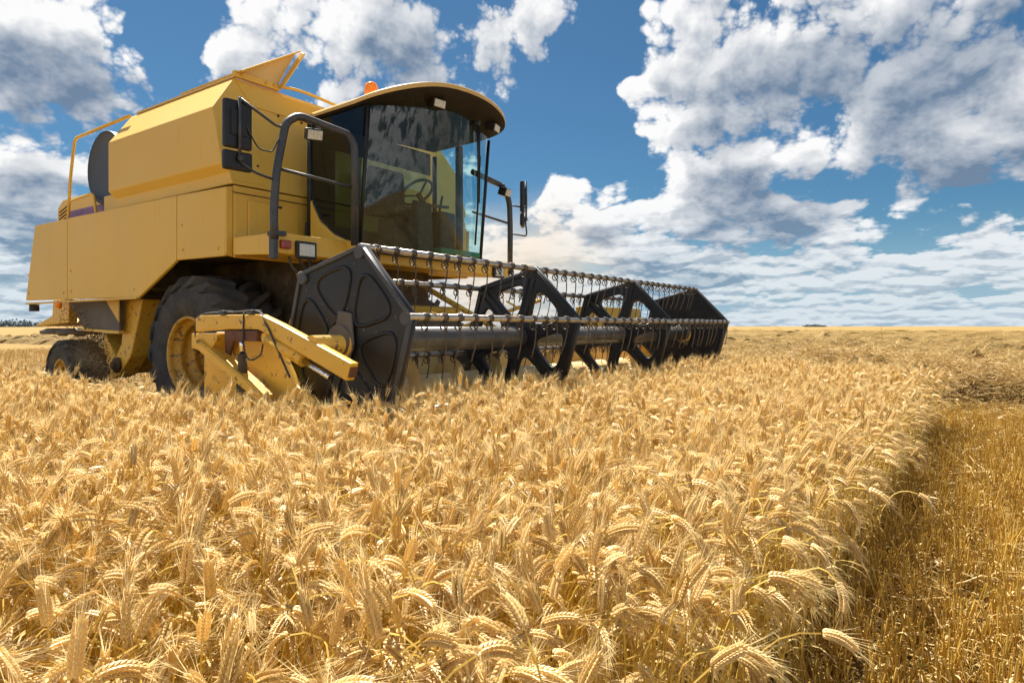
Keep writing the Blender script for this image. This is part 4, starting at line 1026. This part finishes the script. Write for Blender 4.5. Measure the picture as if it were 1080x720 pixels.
# tine bars and spring tines
def tine_mesh():
    mb = MB(); pts_ = []
    for a in np.linspace(-PI*.5, PI*2.2, 22): pts_.append(Vector((-.006+.026*math.cos(a+PI/2)*1.0, .006*a/PI-.004, -.052+.026*math.sin(a+PI/2))))
    pts_ = [Vector((-.0, -.008, -.016))]+pts_
    pts_ += [Vector((.012, .010, -.085)), Vector((.004, .010, -.15)), Vector((-.006, .010, -.20)), Vector((-.022, .010, -.25)), Vector((-.034, .010, -.285))]
    mb.tube(pts_, .0048, 6); mb.lathe([(.022, -.022), (.026, -.022), (.026, .022), (.022, .022)], 'y', 12); me = bpy.data.meshes.new('tine'); mb.b.to_mesh(me); mb.b.free(); me.materials.append(M['wire']); return me
TM = tine_mesh(); bars = []; cand = []
for k in range(6):
    bx, bz = RX+math.cos(ANG[k])*(RR-.012), RZ+math.sin(ANG[k])*(RR-.012)
    mb = MB(); mb.tube([(0, YD[0]-.03, 0), (0, -.9, -.006), (0, 1.1, -.004), (0, YD[3]+.03, 0)], .021, 12)
    b = mb.build('tine_bar', M['steel'], root, (bx, 0, bz)); bars.append(b)
    nT = 35
    for j in range(nT):
        y = YD[0]+.09+(YD[3]-YD[0]-.18)*j/(nT-1)+random.uniform(-.02, .02)
        if min(abs(y-q) for q in YD) < .05: continue
        P_ = W(bx, y, bz-.14); cand.append((P_.y if bz-.14 > .55 else P_.y+50, k, y, (bx, y, bz)))
cand.sort()
for i, (d_, k, y, p_) in enumerate(cand[:100]):
    t = bpy.data.objects.new('tine', TM); COL.objects.link(t); t.parent = bars[k]; t.location = (0, y, 0); t.rotation_euler = (0, R(random.uniform(-7, 7)), R(random.uniform(-12, 12)))
bm = bmesh.new()
for (d_, k, y, p_) in cand[100:]:
    nb = len(bm.verts); bm.from_mesh(TM); bm.verts.ensure_lookup_table()
    bmesh.ops.transform(bm, matrix=Matrix.Translation(p_) @ Matrix.Rotation(R(random.uniform(-7, 7)), 4, 'Y'), verts=bm.verts[nb:])
mb = MB(); mb.b.free(); mb.b = bm; o = mb.build('tines', M['wire'], root); tag(o, kind='stuff')
# a few straws caught on the bars
mb = MB()
for (k, y) in ((0, -2.55), (0, -1.75), (1, -2.6), (1, -.95), (2, -1.9), (0, .3)):
    b_ = bars[k].location
    for q in range(7):
        a = random.uniform(0, 2*PI); c0 = Vector((b_.x, y+random.gauss(0, .03), b_.z+.02)); mb.tube([c0-Vector((.05*math.cos(a), .05*math.sin(a), random.uniform(0, .05))), c0, c0+Vector((.06*math.cos(a+.5), .06*math.sin(a), random.uniform(-.06, .02)))], .0025, 4)
o = mb.build('caught_straw', M['litter']); o.location = ORG; o.rotation_euler = (0, 0, -A_); tag(o, 'wisps of straw caught on the reel bars', 'straw', kind='stuff')

# ================================================================== chaff, dust, the far woods
mb = MB()
for i in range(5200):
    t = random.random()**.8; x = -3.0+.75*t+random.gauss(0, .10+.16*t); z = 1.50-1.0*t+random.gauss(0, .07); y = -1.50+random.gauss(0, .14)
    d = Vector((random.gauss(0, 1), random.gauss(0, 1), random.gauss(0, 1))).normalized()*random.uniform(.006, .022); e = d.orthogonal().normalized()*.003; p_ = Vector((x, y, z))
    mb.quad(p_-d-e, p_-d+e, p_+d+e, p_+d-e)
o = mb.build('chaff', simple('chaff_flakes', (.16, .10, .04), .8, 0, .5, 20)); o.location = ORG; o.rotation_euler = (0, 0, -A_); tag(o, 'brown chaff spilling out behind the grey skirt', 'chaff', kind='stuff')
def dust(name, loc, size, dens, col, label):
    bm = bmesh.new(); bmesh.ops.create_icosphere(bm, subdivisions=3, radius=1)
    me = bpy.data.meshes.new(name); bm.to_mesh(me); bm.free()
    m = bpy.data.materials.new(name); m.use_nodes = True; t = m.node_tree; t.nodes.clear()
    v = t.nodes.new('ShaderNodeVolumePrincipled'); v.inputs['Color'].default_value = (*col, 1); v.inputs['Anisotropy'].default_value = 0.0
    o = objco(t); ln = t.nodes.new('ShaderNodeVectorMath'); ln.operation = 'LENGTH'; t.links.new(o, ln.inputs[0])
    fall = S(t, ln.outputs['Value']).smooth(1.0, .15); n = noise(t, o, 1.6, 4, .6).smooth(.36, .66)
    t.links.new((fall*n*dens).s, v.inputs['Density']); ou = t.nodes.new('ShaderNodeOutputMaterial'); t.links.new(v.outputs[0], ou.inputs['Volume'])
    me.materials.append(m); ob = bpy.data.objects.new(name, me); COL.objects.link(ob); ob.location = loc; ob.scale = size; ob.rotation_euler = (0, 0, -A_)
    return tag(ob, label, 'dust', kind='stuff')
#DUST
dust('dust_cloud', W(-1.6, 6.4, 2.2), (3.4, 2.4, 2.3), .60, (.70, .62, .52), 'pale brown dust drifting up behind the reel')
dust('dust_puff', W(-3.3, -1.2, .75), (1.2, .6, .5), .35, (.9, .75, .5), 'thin dust under the back of the combine')
def wood(name, x, y, ln, hgt, label):
    bm = bmesh.new()
    for i in range(260):
        c = Vector((x+random.uniform(-ln, ln), y+random.uniform(-25, 25), 0)); hh = hgt*random.uniform(.45, 1.0)*(1-.5*abs((c.x-x)/ln)**3); c.z = hh*random.uniform(.2, .85)
        for q in range(10):
            d = Vector((random.gauss(0, 1), random.gauss(0, 1), random.gauss(0, .8)))*hh*.30; e = Vector((random.gauss(0, 1), random.gauss(0, 1), random.gauss(0, 1)))*hh*.16; f = e.cross(d).normalized()*hh*.16
            v = [bm.verts.new(c+d+k_) for k_ in (e, f, -e, -f)]; bm.faces.new(v)
    me = bpy.data.meshes.new(name); bm.to_mesh(me); bm.free(); me.materials.append(simple('hazed_far_foliage', (.11, .16, .19), .9, 0, .3, .2)); o = bpy.data.objects.new(name, me); COL.objects.link(o)  # distance haze is put into the leaf colour as a paler blue
    return tag(o, label, 'wood', kind='stuff')
wood('far_wood', 560, 1230, 13, 4.5, 'tiny dark wood on the horizon right of the reel')
wood('far_wood', -780, 1010, 70, 10, 'low dark wood on the horizon left of the combine')
wood('far_wood', -420, 1300, 40, 5, 'thin line of trees on the far horizon')
